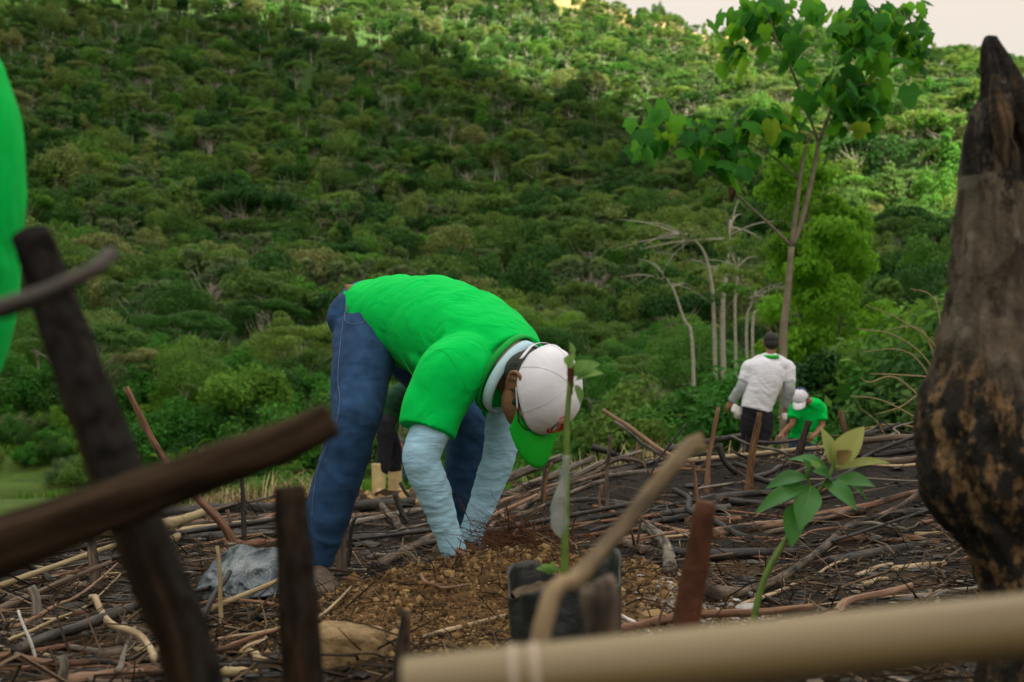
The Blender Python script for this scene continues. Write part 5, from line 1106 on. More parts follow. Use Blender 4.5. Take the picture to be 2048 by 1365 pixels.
# --- traced sticks and logs of the clearing: (name, label, points, width px, material, options)
LIE = [
 ('log', 'barkless split log with pale upper edge resting behind the blue sleeves', [(1002, 962), (1060, 940), (1125, 914)], 20, 'grey', dict(lift=.06)),
 ('log', 'grey log parallel to the pale-edged split log, just below it', [(1005, 995), (1080, 962), (1190, 915)], 15, 'grey', dict(lift=.03)),
 ('log', 'straight grey log running up behind the seedling stem', [(1035, 1018), (1110, 975), (1205, 925)], 16, 'grey', {}),
 ('log', 'dark bark log below the grey parallel logs behind the blue sleeve', [(1000, 992), (1060, 975), (1120, 958)], 16, 'bark', {}),
 ('log', 'long bark log lying low from the roots up towards the thin stake', [(1010, 1045), (1085, 992), (1190, 955), (1290, 930)], 16, 'bark', {}),
 ('branch', 'dark branch with burnt point left of the thin upright stake', [(1184, 894), (1222, 906), (1262, 924)], 13, 'char', dict(lift=.10)),
 ('branch', 'grey branch arching over the logs right of the thin stake', [(1180, 955), (1235, 920), (1280, 924), (1292, 940)], 8, 'bark', dict(lift=.08)),
 ('log', 'ashy log behind the thin upright stake, whitened on top', [(1180, 957), (1240, 950), (1330, 938), (1400, 925)], 10, 'grey', {}),
 ('branch', 'charred branch lying from the tan split stick to the brown stake', [(1330, 900), (1400, 885), (1482, 872)], 13, 'char', dict(lift=.07)),
 ('branch', 'thin grey branch slanting down to the right past the standing worker', [(1462, 872), (1500, 890), (1560, 906), (1596, 922)], 6, 'grey', dict(lift=.06)),
 ('branch', 'dark horizontal branch between the two workers', [(1505, 884), (1545, 886), (1596, 880)], 8, 'char', dict(lift=.07)),
 ('branch', 'black bent branch right of the left brown stake', [(1437, 888), (1450, 925), (1480, 950), (1535, 982)], 14, 'char', {}),
 ('branch', 'thin crooked branch tangled between the brown stakes', [(1460, 900), (1500, 918), (1550, 930), (1600, 950)], 6, 'bark', dict(lift=.02)),
 ('log', 'long dark log lying level under the broad-leaved seedling', [(1390, 1003), (1480, 990), (1560, 986), (1640, 976)], 16, 'char', {}),
 ('stick', 'long thin grey stick lying on the long dark log', [(1392, 998), (1500, 980), (1640, 974), (1750, 976), (1862, 984)], 5, 'grey', dict(lift=.05)),
 ('log', 'smooth charred log in the middle below the long dark log', [(1458, 1004), (1520, 1010), (1570, 1014)], 15, 'char', {}),
 ('log', 'smooth light brown log running behind the seedling leaves', [(1425, 1070), (1500, 1056), (1600, 1045), (1732, 1022)], 22, 'brown3', {}),
 ('stick', 'light brown peeled stick left of the reddish brown stake', [(1235, 1080), (1310, 1072), (1376, 1064)], 12, 'brown3', {}),
 ('log', 'thick charred log lying right of the soil heap', [(1345, 1108), (1420, 1114), (1500, 1108), (1592, 1108)], 27, 'char', {}),
 ('root', 'big twisted root curving from the ash up towards the snag', [(1400, 1186), (1432, 1205), (1490, 1198), (1575, 1163), (1640, 1115), (1690, 1066), (1760, 1042), (1822, 1008), (1866, 968)], 26, 'bark', dict(lift=.02, taper=.6)),
 ('stick', 'pale brown stick lying below the big twisted root', [(1455, 1218), (1560, 1180), (1650, 1140), (1735, 1104)], 10, 'pale', {}),
 ('stick', 'thin dark stick running from the twisted root to the snag', [(1630, 1112), (1740, 1080), (1840, 1045), (1900, 1030)], 6, 'char', dict(lift=.04)),
 ('stick', 'pale peeled stick nearest the snag base', [(1788, 1140), (1840, 1130), (1892, 1126)], 14, 'pale', {}),
 ('stick', 'pale peeled stick left of the one nearest the snag base', [(1714, 1152), (1750, 1140), (1784, 1130)], 10, 'pale', {}),
 ('stick', 'short pale stick below the two peeled sticks near the snag', [(1725, 1170), (1750, 1163), (1776, 1158)], 10, 'pale', {}),
 ('log', 'dark log lying behind the peeled sticks near the snag', [(1660, 1128), (1740, 1108), (1860, 1088)], 22, 'char', {}),
 ('branch', 'grey brown branch arching above the dark log near the snag', [(1690, 1072), (1750, 1060), (1810, 1072)], 9, 'grey', dict(lift=.03)),
 ('branch', 'brown branch lying parallel under the arching grey one near the snag', [(1650, 1085), (1740, 1078), (1830, 1078)], 12, 'brown', {}),
 ('log', 'blackened log reaching behind the snag from the left', [(1760, 1036), (1840, 1026), (1960, 1026)], 18, 'char', {}),
 ('stick', 'light grey branch lying left of the snag, under the black log', [(1830, 1070), (1880, 1066), (1940, 1070)], 9, 'pale', {}),
 ('log', 'uppermost dark log of the heap left of the snag', [(1728, 872), (1765, 862), (1800, 850)], 13, 'char', dict(lift=.20)),
 ('log', 'grey log second from the top of the heap left of the snag', [(1722, 886), (1760, 880), (1798, 868)], 15, 'grey', dict(lift=.12)),
 ('log', 'bark log third from the top of the heap left of the snag', [(1715, 900), (1780, 894), (1850, 892)], 14, 'bark', dict(lift=.05)),
 ('log', 'charred log fourth from the top of the heap left of the snag', [(1745, 912), (1800, 905), (1862, 896)], 14, 'char', {}),
 ('log', 'wide bark log at the bottom of the heap left of the snag', [(1750, 926), (1810, 922), (1870, 912)], 17, 'bark', {}),
 ('stick', 'pale smooth stick ending in a grey slab right of the seedling', [(1690, 922), (1735, 930), (1800, 932), (1870, 930)], 7, 'pale', {}),
 ('log', 'long thick charred log lying across behind the jeans', [(300, 1030), (400, 1022), (560, 1018), (700, 1014), (830, 1006)], 28, 'char', {}),
 ('stick', 'split pole with pale lower edge pointing at the blue sleeve', [(690, 1062), (770, 1046), (852, 1030)], 14, 'grey', dict(lift=.04)),
 ('log', 'smooth brown log lying from the soil heap to the near hand', [(745, 1140), (800, 1108), (882, 1066)], 24, 'bark', {}),
 ('branch', 'short charred fork left of the near sleeve', [(790, 985), (805, 1030), (838, 1076)], 12, 'char', dict(lift=.04)),
 ('branch', 'brown burnt branch left of the short charred fork', [(755, 1008), (785, 1050), (818, 1084)], 13, 'bark', dict(lift=.03)),
 ('log', 'half-burnt log with orange flakes behind the plastic sheet', [(420, 1078), (500, 1070), (575, 1068)], 20, 'char', {}),
 ('cane', 'cut pale cane with a blunt end pointing right of the leaning pole', [(318, 1090), (360, 1072), (412, 1048)], 24, 'cane', dict(lift=.08, taper=1)),
 ('cane', 'thick pale cane, upper one of the pair at the left edge', [(-30, 1204), (80, 1160), (170, 1130), (235, 1100)], 22, 'cane', dict(lift=.10, taper=.9)),
 ('cane', 'thinner cane right under the thick pale one at the left edge', [(-30, 1220), (90, 1180), (240, 1120)], 13, 'cane', dict(lift=.06, taper=.9)),
 ('cane', 'short yellowish cane with a knot crossing the pair of canes', [(117, 1142), (180, 1140), (242, 1134)], 14, 'cane', dict(lift=.13, taper=1)),
 ('cane', 'narrow brown cane slanting up towards the leaning pole', [(20, 1288), (110, 1242), (175, 1205), (246, 1140)], 9, 'brown3', dict(lift=.04)),
 ('cane', 'second narrow cane lying beside the narrow brown one', [(15, 1300), (100, 1262), (180, 1220), (240, 1160)], 7, 'cane', dict(lift=.02)),
 ('log', 'dark log with a pale broken left end at the lower left', [(32, 1322), (100, 1290), (190, 1262), (285, 1222)], 26, 'char', dict(lift=.02)),
 ('root', 'crooked pale root zigzagging through the lower left debris', [(180, 1232), (200, 1262), (225, 1290), (262, 1312), (285, 1332), (305, 1372)], 12, 'pale', dict(lift=.05)),
 ('log', 'stubby rounded log chunk at the lower left below the pale root', [(202, 1316), (240, 1312), (262, 1308)], 34, 'bark', {}),
 ('log', 'pale brown log chunk right of the stubby rounded one', [(270, 1312), (300, 1308), (326, 1306)], 28, 'pale', {}),
 ('branch', 'dark reddish branch lying along the bottom left edge', [(30, 1330), (110, 1344), (220, 1352), (330, 1366)], 14, 'brown', dict(lift=.02)),
 ('branch', 'grey stick rising from the bottom edge towards the pale root', [(232, 1385), (250, 1340), (268, 1290)], 12, 'grey', dict(lift=.04)),
 ('stick', 'twisted thin branches below the plastic sheet, upper one', [(385, 1232), (440, 1215), (560, 1228)], 10, 'brown', dict(lift=.02)),
 ('stick', 'dark twig lying below the plastic sheet, lower one', [(392, 1252), (460, 1236), (562, 1240)], 9, 'bark', dict(lift=.01)),
 ('twig', 'straight pale twig pointing at the dark post from the left', [(415, 1312), (480, 1296), (566, 1278)], 6, 'pale', dict(lift=.03)),
 ('cane', 'pale broken cane piece at the bottom beside the leaning pole', [(440, 1352), (475, 1348), (512, 1346)], 20, 'cane', {}),
 ('twig', 'long dry stalk leaning on the soil right of the dark post', [(622, 1262), (680, 1212), (735, 1158)], 6, 'pale', dict(lift=.02)),
 ('stick', 'pale brown stick lying on the soil left of the seedling bag', [(848, 1276), (920, 1256), (1012, 1232)], 11, 'pale', {}),
 ('twig', 'curved thin root lying on the soil heap', [(838, 1120), (842, 1160), (880, 1182), (940, 1178)], 4, 'brown3', dict(lift=.01)),
 ('stick', 'short stubby pale stick stuck in the root tangle', [(964, 1086), (990, 1082), (1012, 1082)], 8, 'pale', dict(lift=.05)),
 ('twig', 'thin brown vine crossing the root tangle', [(966, 1022), (1000, 1060), (1036, 1112)], 5, 'brown', dict(lift=.09)),
 ('branch', 'knobbly grey branch bending down right of the seedling', [(1290, 1062), (1318, 1078), (1336, 1110), (1342, 1148)], 22, 'grey', dict(lift=.01)),
 ('branch', 'scorched orange-spotted branch left of the knobbly grey one', [(1238, 1082), (1265, 1092), (1292, 1102)], 20, 'bark', {}),
 ('stick', 'white ash-coated stick right of the seedling bag', [(1232, 1226), (1268, 1246), (1304, 1270)], 8, 'paleash', {}),
 ('twig', 'thin dry twig arching over the ash', [(1500, 1250), (1590, 1230), (1700, 1215), (1860, 1200)], 4, 'pale', dict(lift=.02)),
 ('branch', 'long brown branch lying behind the thin stake on the right crest', [(1300, 955), (1360, 945), (1420, 950)], 9, 'brown', dict(lift=.02)),
 ('branch', 'dark branch lying under the tan split stick', [(1090, 1010), (1180, 1000), (1290, 1012)], 10, 'char', {}),
 ('log', 'charred log across the middle, right of the tan split stick', [(1300, 1035), (1380, 1022), (1460, 1014)], 16, 'char', {}),
]
M['brown3'] = wood('smooth_light_brown_wood', (.10, .055, .035), (.22, .135, .09), (.32, .21, .14), char=.36); M['paleash'] = plain('ash_coated_wood', (.55, .53, .50))
for nm, lb, pts_, w, mt, op in LIE:
    stick(nm, lb, pts_, w, M[mt], cat={'log': 'log', 'branch': 'branch', 'stick': 'stick', 'root': 'root', 'cane': 'cane', 'twig': 'twig'}[nm], twigs=(2 if nm == 'branch' else 0), **op)
STAND = [
 ('stake', 'thin dark upright stake right of the seedling stem', [(1213, 1046), (1214, 980), (1221, 870)], 10, 'bark', 0),
 ('stake', 'short reddish stick beside the thin dark stake', [(1196, 1030), (1204, 970)], 7, 'brown', 0),
 ('stake', 'dark stake directly under the green cap brim', [(1084, 1010), (1088, 965), (1090, 918)], 10, 'char', 0),
 ('stake', 'split orange branch standing beside the stake under the brim', [(1086, 1012), (1092, 960), (1104, 926)], 7, 'orange', 0),
 ('stake', 'tall reddish stake left of the worker in white', [(1414, 986), (1416, 925), (1426, 870), (1437, 815)], 12, 'brown', 0),
 ('stake', 'burnt brown stake in front of the black trousers', [(1496, 986), (1504, 910), (1520, 826)], 17, 'orange', 0),
 ('stake', 'black-tipped orange-brown stake in front of the leaning worker', [(1580, 952), (1598, 905), (1618, 842)], 19, 'orange', 0),
 ('stake', 'thin brown stick right of the tan split stick', [(1398, 1012), (1392, 960), (1386, 925)], 9, 'brown', 0),
 ('stake', 'long thin leaning stake in front of the left shrubs', [(478, 1092), (445, 1048), (400, 1000), (320, 905), (252, 775)], 17, 'brown', 1),
 ('stake', 'black thin stake behind the plastic sheet', [(490, 1092), (486, 1000), (481, 940)], 11, 'char', 0),
 ('stake', 'second thin leaning stick beside the black stake behind the sheet', [(470, 1085), (462, 1050), (454, 1020)], 10, 'bark', 0),
 ('stake', 'pointed dark spike between the jeans and the soil heap', [(684, 1158), (682, 1085), (687, 1028)], 24, 'bark', 2),
 ('stake', 'slimmer spike leaning right beside the pointed dark one', [(690, 1140), (700, 1085), (712, 1034)], 11, 'char', 0),
 ('stake', 'thin stalk with burnt top standing in front of the plastic sheet', [(446, 1262), (442, 1180), (434, 1092)], 10, 'cane', 0),
 ('stake', 'short square stub at the far left behind the canes', [(78, 1255), (74, 1200), (62, 1175)], 24, 'grey', 0),
 ('stake', 'upright split post between the canes and the leaning pole', [(195, 1180), (188, 1120), (182, 1062)], 22, 'bark', 0),
 ('stake', 'grey stub standing at the bottom edge of the lower left debris', [(136, 1388), (130, 1350), (124, 1312)], 22, 'grey', 0),
 ('stake', 'short reddish grey peg in the lower left debris', [(238, 1292), (242, 1270), (250, 1248)], 18, 'grey', 0),
 ('stake', 'bluish grey thin rod slanting in the lower left debris', [(82, 1330), (60, 1280), (36, 1220)], 7, 'paleash', 0),
 ('stake', 'charred snag stump rising far right behind the seedling', [(1705, 905), (1690, 860), (1680, 822)], 14, 'brown', 0),
 ('stake', 'thin dark stick stuck up through the right crest logs', [(1290, 965), (1318, 920), (1374, 848)], 5, 'char', 0),
 ('stake', 'short reddish post on the crest right of the thin stake', [(1272, 920), (1274, 895), (1276, 882)], 9, 'brown', 0),
 ('branch', 'long pale forked branch leaning up left over the crest, upper one', [(1372, 926), (1320, 900), (1265, 858), (1206, 820)], 10, 'brown3', 3),
 ('branch', 'second leaning branch just below the long pale forked one', [(1350, 925), (1290, 892), (1255, 862), (1230, 844)], 8, 'grey', 3),
 ('branch', 'dark forked branch rising right of the cream boots', [(840, 1010), (812, 985), (800, 965)], 9, 'char', 0),
]
for nm, lb, pts_, w, mt, md in STAND:
    g = G(*pts_[0]); g = g if g.y < 9.8 else P(*pts_[0], 8.2); n = len(pts_); Dl = [g.y+(0 if md == 0 else {1: -.05, 2: 0, 3: .15}[md])*i for i in range(n)]
    stick(nm, lb, pts_, w, M[mt], D=Dl, bury=.04 if md != 3 else .0, taper=.7, sharp=False, cat='stake' if nm == 'stake' else 'branch', twigs=0)
# --- random filler pieces, each a thing of its own
rg = np.random.default_rng(2024); kinds = ['char']*8+['bark']*5+['grey']*3+['brown']*3+['pale']+['brown3']*2+['cane']
GR = {'char': ('charred black stick lying among the burnt debris', 'charred sticks in the debris'), 'bark': ('bark-covered stick lying among the burnt debris', 'bark sticks in the debris'), 'grey': ('weathered grey stick lying among the burnt debris', 'grey sticks in the debris'),
      'brown': ('reddish brown stick lying among the burnt debris', 'brown sticks in the debris'), 'pale': ('pale peeled stick lying among the burnt debris', 'pale sticks in the debris'), 'brown3': ('smooth light brown stick lying among the burnt debris', 'light brown sticks in the debris'), 'cane': ('dry cane lying among the burnt debris', 'dry canes in the debris')}
def filler(x, y, L, r, mt, az, bend, hump):
    n = 14; d = np.array([math.cos(az), math.sin(az)]); s = np.array([-d[1], d[0]]); t_ = np.linspace(-.5, .5, n); wv = bend*(np.sin(t_*5+az)+.4*np.sin(t_*13+bend*9))
    px_ = x+d[0]*t_*L+s[0]*wv*L; py_ = y+d[1]*t_*L+s[1]*wv*L; h = H(px_, py_)
    zz = np.polyval(np.polyfit(t_, h, 1), t_); zz = zz+max(0, float((h-zz).max()))*.5+r*.5+hump*(t_+.5)
    _seed[0] += 1; rr = np.linspace(r, r*rg.uniform(.45, .8), n)*(1+.08*rg.normal(size=n))
    m = MB(); m.add(*tube([tuple(q) for q in np.c_[px_, py_, zz]], list(rr), 8, n, rough=.12, seed=_seed[0]))
    o = m.build('debris_stick', M[mt], org=Vector((x, y, float(zz.mean())))); lb, gr = GR[mt]; tag(o, lb, 'stick', gr); return o
cnt = 0
while cnt < 262:
    u = rg.random()
    if u < .34: D = rg.uniform(5.6, 9.6)
    elif u < .7: D = rg.uniform(3.3, 5.6)
    else: D = rg.uniform(2.0, 3.3)
    px = rg.uniform(-40, 2090); x = (px-1024)/F*D
    if math.hypot((x+.05)/.62, (D-2.85)/.6) < 1.0: continue
    if abs(x-.55) < .3 and abs(D-1.9) < .3: continue
    if D < 3.4 and 560 < px < 1420 and rg.random() < .8: continue
    if D > 7.5 and px < 300: continue
    if px > 1950 and D < 2.6: continue
    az = rg.normal()*.45+(.15 if px > 1000 else .3); 
    if rg.random() < .2: az = rg.random()*3.14
    L = rg.uniform(.18, .75)*(1 if D < 5 else 1.9); r = min(.013, np.exp(rg.normal()*.45)*.0080)*(1 if D < 5 else 1.7)
    if abs(x-(-.62)) < .25 and abs(D-3.2) < .25: continue
    filler(x, D, L, r, kinds[rg.integers(len(kinds))], az, rg.uniform(0, .10), rg.uniform(-.02, .12)*(1 if rg.random() < .5 else .1)); cnt += 1
# --- uncountable litter: twigs, charcoal bits, clods, ash flakes
def litter(name, label, n, where, size, mat, seed, kind='twig'):
    rg = np.random.default_rng(seed); m = MB(); V = []; Fc = []; k = 0; TN = []
    while k < n:
        x, y = where(rg); z = hz(x, y)
        if kind == 'twig':
            L = size*rg.uniform(.4, 1.6); az = rg.random()*6.28; el = abs(rg.normal())*.25; d = np.array([math.cos(az)*math.cos(el), math.sin(az)*math.cos(el), math.sin(el)]); w = L*.018*rg.uniform(.6, 1.8)+.0006
            c = np.array([x, y, z+w]); b = NV(rg.normal(size=3))*L*.12; s = NV(np.cross(d, [0, 0, 1])); u_ = np.cross(s, d); b0 = len(V)*1
            base = sum(len(q) for q in V); pts_ = [c-d*L*.5*0, c+d*L*.5+b, c+d*L]
            ring = []
            for q, ww in zip(pts_, (w, w*.8, w*.4)): ring += [q+s*ww, q-s*ww*.5+u_*ww*.8, q-s*ww*.5-u_*ww*.8]
            V.append(np.array(ring)); 
            for i in (0, 3): 
                for j in range(3): Fc.append((base+i+j, base+i+(j+1) % 3, base+i+3+(j+1) % 3, base+i+3+j))
            TN.append(np.full(9, rg.random()))
        else:
            s = size*np.exp(rg.normal()*.55); base = sum(len(q) for q in V) if False else litter.b
            q = litter.ico*(s*rg.uniform(.7, 1.3, 3))*(1+.20*rg.normal(size=(len(litter.ico), 1)))
            if kind == 'flake': q = q*np.array([1, 1, .25])
            a = rg.random()*6.28; ca, sa = math.cos(a), math.sin(a); q = q@np.array([[ca, sa, 0], [-sa, ca, 0], [0, 0, 1]]); q = q+[x, y, z+s*.25]
            V.append(q); Fc += [tuple(base+i for i in f) for f in litter.icf]; litter.b += len(q); TN.append(np.full(len(q), rg.random()))
        k += 1
    VV = np.concatenate(V); me = bpy.data.meshes.new(name); me.from_pydata(VV.tolist(), [], Fc); me.materials.append(mat)
    a = me.attributes.new('tc', 'FLOAT_VECTOR', 'POINT'); a.data.foreach_set('vector', VV.ravel()); a = me.attributes.new('tone', 'FLOAT', 'POINT'); a.data.foreach_set('value', np.concatenate(TN))
    me.polygons.foreach_set('use_smooth', [False]*len(Fc)); me.update(); litter.b = 0
    o = bpy.data.objects.new(name, me); COL.objects.link(o); tag(o, label, name.replace('_', ' '), kind='stuff'); return o
litter.b = 0
_b = bmesh.new(); bmesh.ops.create_icosphere(_b, subdivisions=1, radius=1); litter.ico = np.array([tuple(v.co) for v in _b.verts]); litter.icf = [tuple(v.index for v in f.verts) for f in _b.faces]; _b.free()
def tonemat(name, stops, rough=.9, bs=120, bump=.5, spec=.2):
    t = NT(name); v = t.tex(); c = t.ramp(t.attr('tone'), stops); c = t.mix(t.math('MULTIPLY', t.noise(v, 60, 4), .5), c, (.02, .014, .008)); t.base(c, rough, spec); t.bump(t.noise(v, bs, 4), bump, .006); return t.m
def fast_twigs():
    pass
def w_soil(rg):
    while True:
        x, y = rg.normal()*.55+.0, rg.uniform(2.0, 3.75)
        if math.hypot((x-.05)/.78, (y-2.85)/.80) < 1.05+.2*float(vn(x*3, y*3)): return x, y
def w_all(rg):
    D = rg.uniform(1.9, 4.6) if rg.random() < .6 else rg.uniform(4.6, 9.5); return (rg.uniform(-60, 2110)-1024)/F*D, D
def w_burnt(rg):
    while True:
        x, y = w_all(rg)
        if math.hypot((x-.05)/.7, (y-2.85)/.7) > 1: return x, y
M['clod'] = tonemat('soil_clod', [(0, (.035, .021, .009)), (.35, (.11, .065, .027)), (.75, (.27, .165, .065)), (1, (.42, .29, .14))])
M['charbit'] = tonemat('charcoal_bit', [(0, (.006, .006, .006)), (.6, (.03, .028, .026)), (.85, (.09, .075, .06)), (1, (.30, .24, .17))], spec=.4, rough=.6)
M['twiglit'] = tonemat('twig_litter', [(0, (.010, .008, .007)), (.5, (.045, .030, .020)), (.8, (.13, .088, .055)), (1, (.30, .22, .14))])
M['ashbit'] = tonemat('ash_flake', [(0, (.25, .24, .23)), (1, (.62, .60, .58))], rough=1)
litter('soil_clods', 'loose ochre clods of the dug soil heap', 20000, w_soil, .0029, M['clod'], 1, 'clod')
litter('soil_clods', 'bigger crumbs of ochre soil on the heap', 300, w_soil, .0085, M['clod'], 2, 'clod')
litter('soil_clods', 'ochre clods round the cream boots', 500, lambda rg: (-1.2+rg.normal()*.5, 9.3+rg.normal()*.5), .03, M['clod'], 12, 'clod')
litter('charcoal_bits', 'black charcoal and bark crumbs covering the burnt ground', 9000, w_burnt, .0085, M['charbit'], 3, 'flake')
litter('ash_flakes', 'white ash flakes on the ground at the lower right', 1500, lambda rg: (.85+rg.normal()*.24, 2.62+rg.normal()*.13), .006, M['ashbit'], 4, 'flake')
def twig_litter(name, label, n, where, size, mat, seed, el=.25):
    rg = np.random.default_rng(seed); X = np.array([where(rg) for _ in range(n)]); z = H(X[:, 0], X[:, 1])
    L = size*np.minimum(1.9, np.exp(rg.normal(size=n)*.5))*np.maximum(1, X[:, 1]/4)**.6; az = rg.random(n)*6.28; e = np.abs(rg.normal(size=n))*el; w = (L*.012*rg.uniform(.5, 1.6, n)+.0007*np.maximum(1, X[:, 1]/4))
    d = np.c_[np.cos(az)*np.cos(e), np.sin(az)*np.cos(e), np.sin(e)]; s = np.c_[-np.sin(az), np.cos(az), 0*az]; u = np.cross(d, s); c = np.c_[X, z+w]
    b = rg.normal(size=(n, 3))*(L*.09)[:, None]; R_ = []
    for q, k in ((c, 1), (c+d*(L*.35)[:, None]+b, .85), (c+d*(L*.7)[:, None]+b*.4, .65), (c+d*L[:, None]-b*.3, .3)):
        for a in (0, 2.09, 4.19): R_.append(q+(s*math.cos(a)+u*math.sin(a))*(w*k)[:, None])
    V = np.stack(R_, 1).reshape(-1, 3); base = (np.arange(n)*12)[:, None, None]; pat = np.array([(i+j, i+(j+1) % 3, i+3+(j+1) % 3, i+3+j) for i in (0, 3, 6) for j in range(3)])[None]
    Fc = (base+pat).reshape(-1, 4); me = bpy.data.meshes.new(name); me.from_pydata(V.tolist(), [], Fc.tolist()); me.materials.append(mat)
    a = me.attributes.new('tc', 'FLOAT_VECTOR', 'POINT'); a.data.foreach_set('vector', V.ravel()); a = me.attributes.new('tone', 'FLOAT', 'POINT'); a.data.foreach_set('value', np.repeat(rg.random(n), 12)); me.update()
    o = bpy.data.objects.new(name, me); COL.objects.link(o); tag(o, label, 'twigs', kind='stuff'); return o
twig_litter('twig_litter', 'fine burnt twigs and stalks strewn over the clearing', 5000, w_burnt, .13, M['twiglit'], 5)
twig_litter('root_fibres', 'fine roots and straw mixed into the soil heap', 1100, w_soil, .07, M['twiglit'], 6, .4)
# --- the root tangle between the hands
def roots():
    rg = np.random.default_rng(8); c = np.array(P(1040, 1062, 3.12)); c[2] = hz(c[0], c[1])+.035; m = MB()
    for k in range(420):
        p = c+rg.normal(size=3)*[.085, .06, .028]; a = rg.normal()*.8+(math.pi if rg.random() < .5 else 0); L = rg.uniform(.05, .22); d = np.array([math.cos(a), math.sin(a)*.7, rg.normal()*.35]); q = [p]
        for j in range(4): d = d+rg.normal(size=3)*.45+[0, 0, -.06]; p = p+NV(d)*L/4; p[2] = max(p[2], hz(p[0], p[1])+.002); q.append(p)
        r = rg.uniform(.0006, .0016) if k > 40 else rg.uniform(.002, .004)
        m.add(*tube([tuple(x) for x in q], [r, r, r*.8, r*.6, r*.3], 4, 9))
    tag(m.build('root_tangle', M['rootmat'], org=Vector(c)), 'tangle of fine reddish brown roots beside the hands on the soil heap', 'roots')
M['rootmat'] = plain('reddish_root', (.10, .045, .022), .85, .2, var=.5, sc=40)
roots()
# --- seedling in the black nursery bag
def bag_seedling():
    D = 1.80; c = P(1127, 1312, D); gx, gy = c.x, c.y; g0 = hz(gx, gy); top = P(1127, 1130, D).z; r0 = 107*D/F
    z0 = g0-.005; e_ = empty('seedling_bag', (gx, gy, z0), 'black plastic nursery bag full of soil, standing on the ground with a thin seedling', 'plant bag')
    n = 72; m = MB(); V = []; f = []; lv = 26
    for off, k0 in ((0, 1), (-.003, -1)):
        for j in range(lv+1):
            t_ = j/lv
            for i in range(n):
                a = 2*math.pi*i/n; fold = .030*math.sin(3*a+1.1)+.024*math.sin(7*a+4*t_)+.020*math.sin(13*a-6*t_)*t_+.03*abs(float(vn(a*2.2, t_*5)))
                rr = (r0+off)*(.93+.10*t_+fold*(.4+t_)+.02*float(vn(a*3, t_*9)))
                zt = z0+(top-z0)*t_-t_**3*.042*sm((-math.sin(a)+.35)/1.1)+t_**6*(.014*math.sin(a*1+2.4)+.016*math.sin(3*a+.5)+.006*math.sin(7*a))
                V.append((gx+rr*math.cos(a), gy+rr*.92*math.sin(a), zt))
    st = (lv+1)*n
    for j in range(lv):
        for i in range(n):
            a, b = j*n+i, j*n+(i+1) % n; f.append((a, b, b+n, a+n)); f.append((a+st, a+n+st, b+n+st, b+st))
    for i in range(n): a = lv*n+i; b = lv*n+(i+1) % n; f.append((a, b, b+st, a+st)); f.append((i, i+st, (i+1) % n+st, (i+1) % n))
    m.add(V, f); m.build('bag', M['bagblack'], e_)
    s = MB(); ns = 48; V = [(gx, gy, top-.030)]; f = []
    for j in range(1, 9):
        for i in range(ns): a = 2*math.pi*i/ns; rr = (r0*.955)*j/8; x, y = gx+rr*math.cos(a), gy+rr*.92*math.sin(a); V.append((x, y, top-.034+.010*float(fbm(x*40, y*40, 3))-.012*(j/8)**3-.030*float(sm((gy-y)/r0))))
    for i in range(ns): f.append((0, 1+i, 1+(i+1) % ns))
    for j in range(7):
        for i in range(ns): a = 1+j*ns+i; b = 1+j*ns+(i+1) % ns; f.append((a, a+ns, b+ns, b))
    s.add(V, f); s.build('potting_soil', M['potsoil'], e_)
    tip = P(1143, 690, D+.02); pts_ = [(gx+.002, gy, top-.05), tuple(P(1130, 1090, D)), tuple(P(1133, 960, D)), tuple(P(1134, 850, D)), tuple(P(1140, 760, D)), tuple(tip)]
    st_ = MB(); st_.add(*tube(pts_, [.0070, .0066, .0060, .0052, .0046, .0030], 12, 60, rough=.04)); st_.build('stem', M['stemgreen'], e_)
    bk = MB(); bk.add(*tube([tuple(P(1140, 790, D)), tuple(P(1141, 745, D)), tuple(P(1140, 705, D))], [.0045, .0062, .0035], 10, 14, rough=.15)); bk.build('graft_bud', M['brown2'], e_)
    w = MB(); w.add(*tube([tuple(P(1131, 1078, D)), tuple(P(1120, 1045, D)), tuple(P(1121, 1000, D)), tuple(P(1129, 960, D)), tuple(P(1133, 912, D))], [(.006, .004), (.017, .009), (.014, .010), (.009, .008), (.0072, .0072)], 18, 40, wr=.10, wk=120, side=(1, 0, 0), rough=.05)); w.build('plastic_wrap', M['wrap'], e_)
    for k, (x, y, x2, y2, wd) in enumerate(((1148, 752, 1200, 728, .018), (1152, 760, 1208, 748, .013), (1140, 720, 1138, 684, .010), (1150, 770, 1160, 812, .010), (1150, 745, 1176, 722, .012), (1136, 735, 1150, 708, .012))):
        leaf(e_, P(x, y, D-.005*k), P(x2, y2, D-.02*(k % 3)), wd, M['leafpale'], k)
    for k, (x2, y2) in enumerate(((1072, 1138), (1082, 1130), (1118, 1136), (1110, 1124), (1096, 1148), (1122, 1142))):
        leaf(e_, P(1100, 1148, D-.03), P(x2, y2, D-.05), .008, M['leafpale'], 20+k, name='sprout')
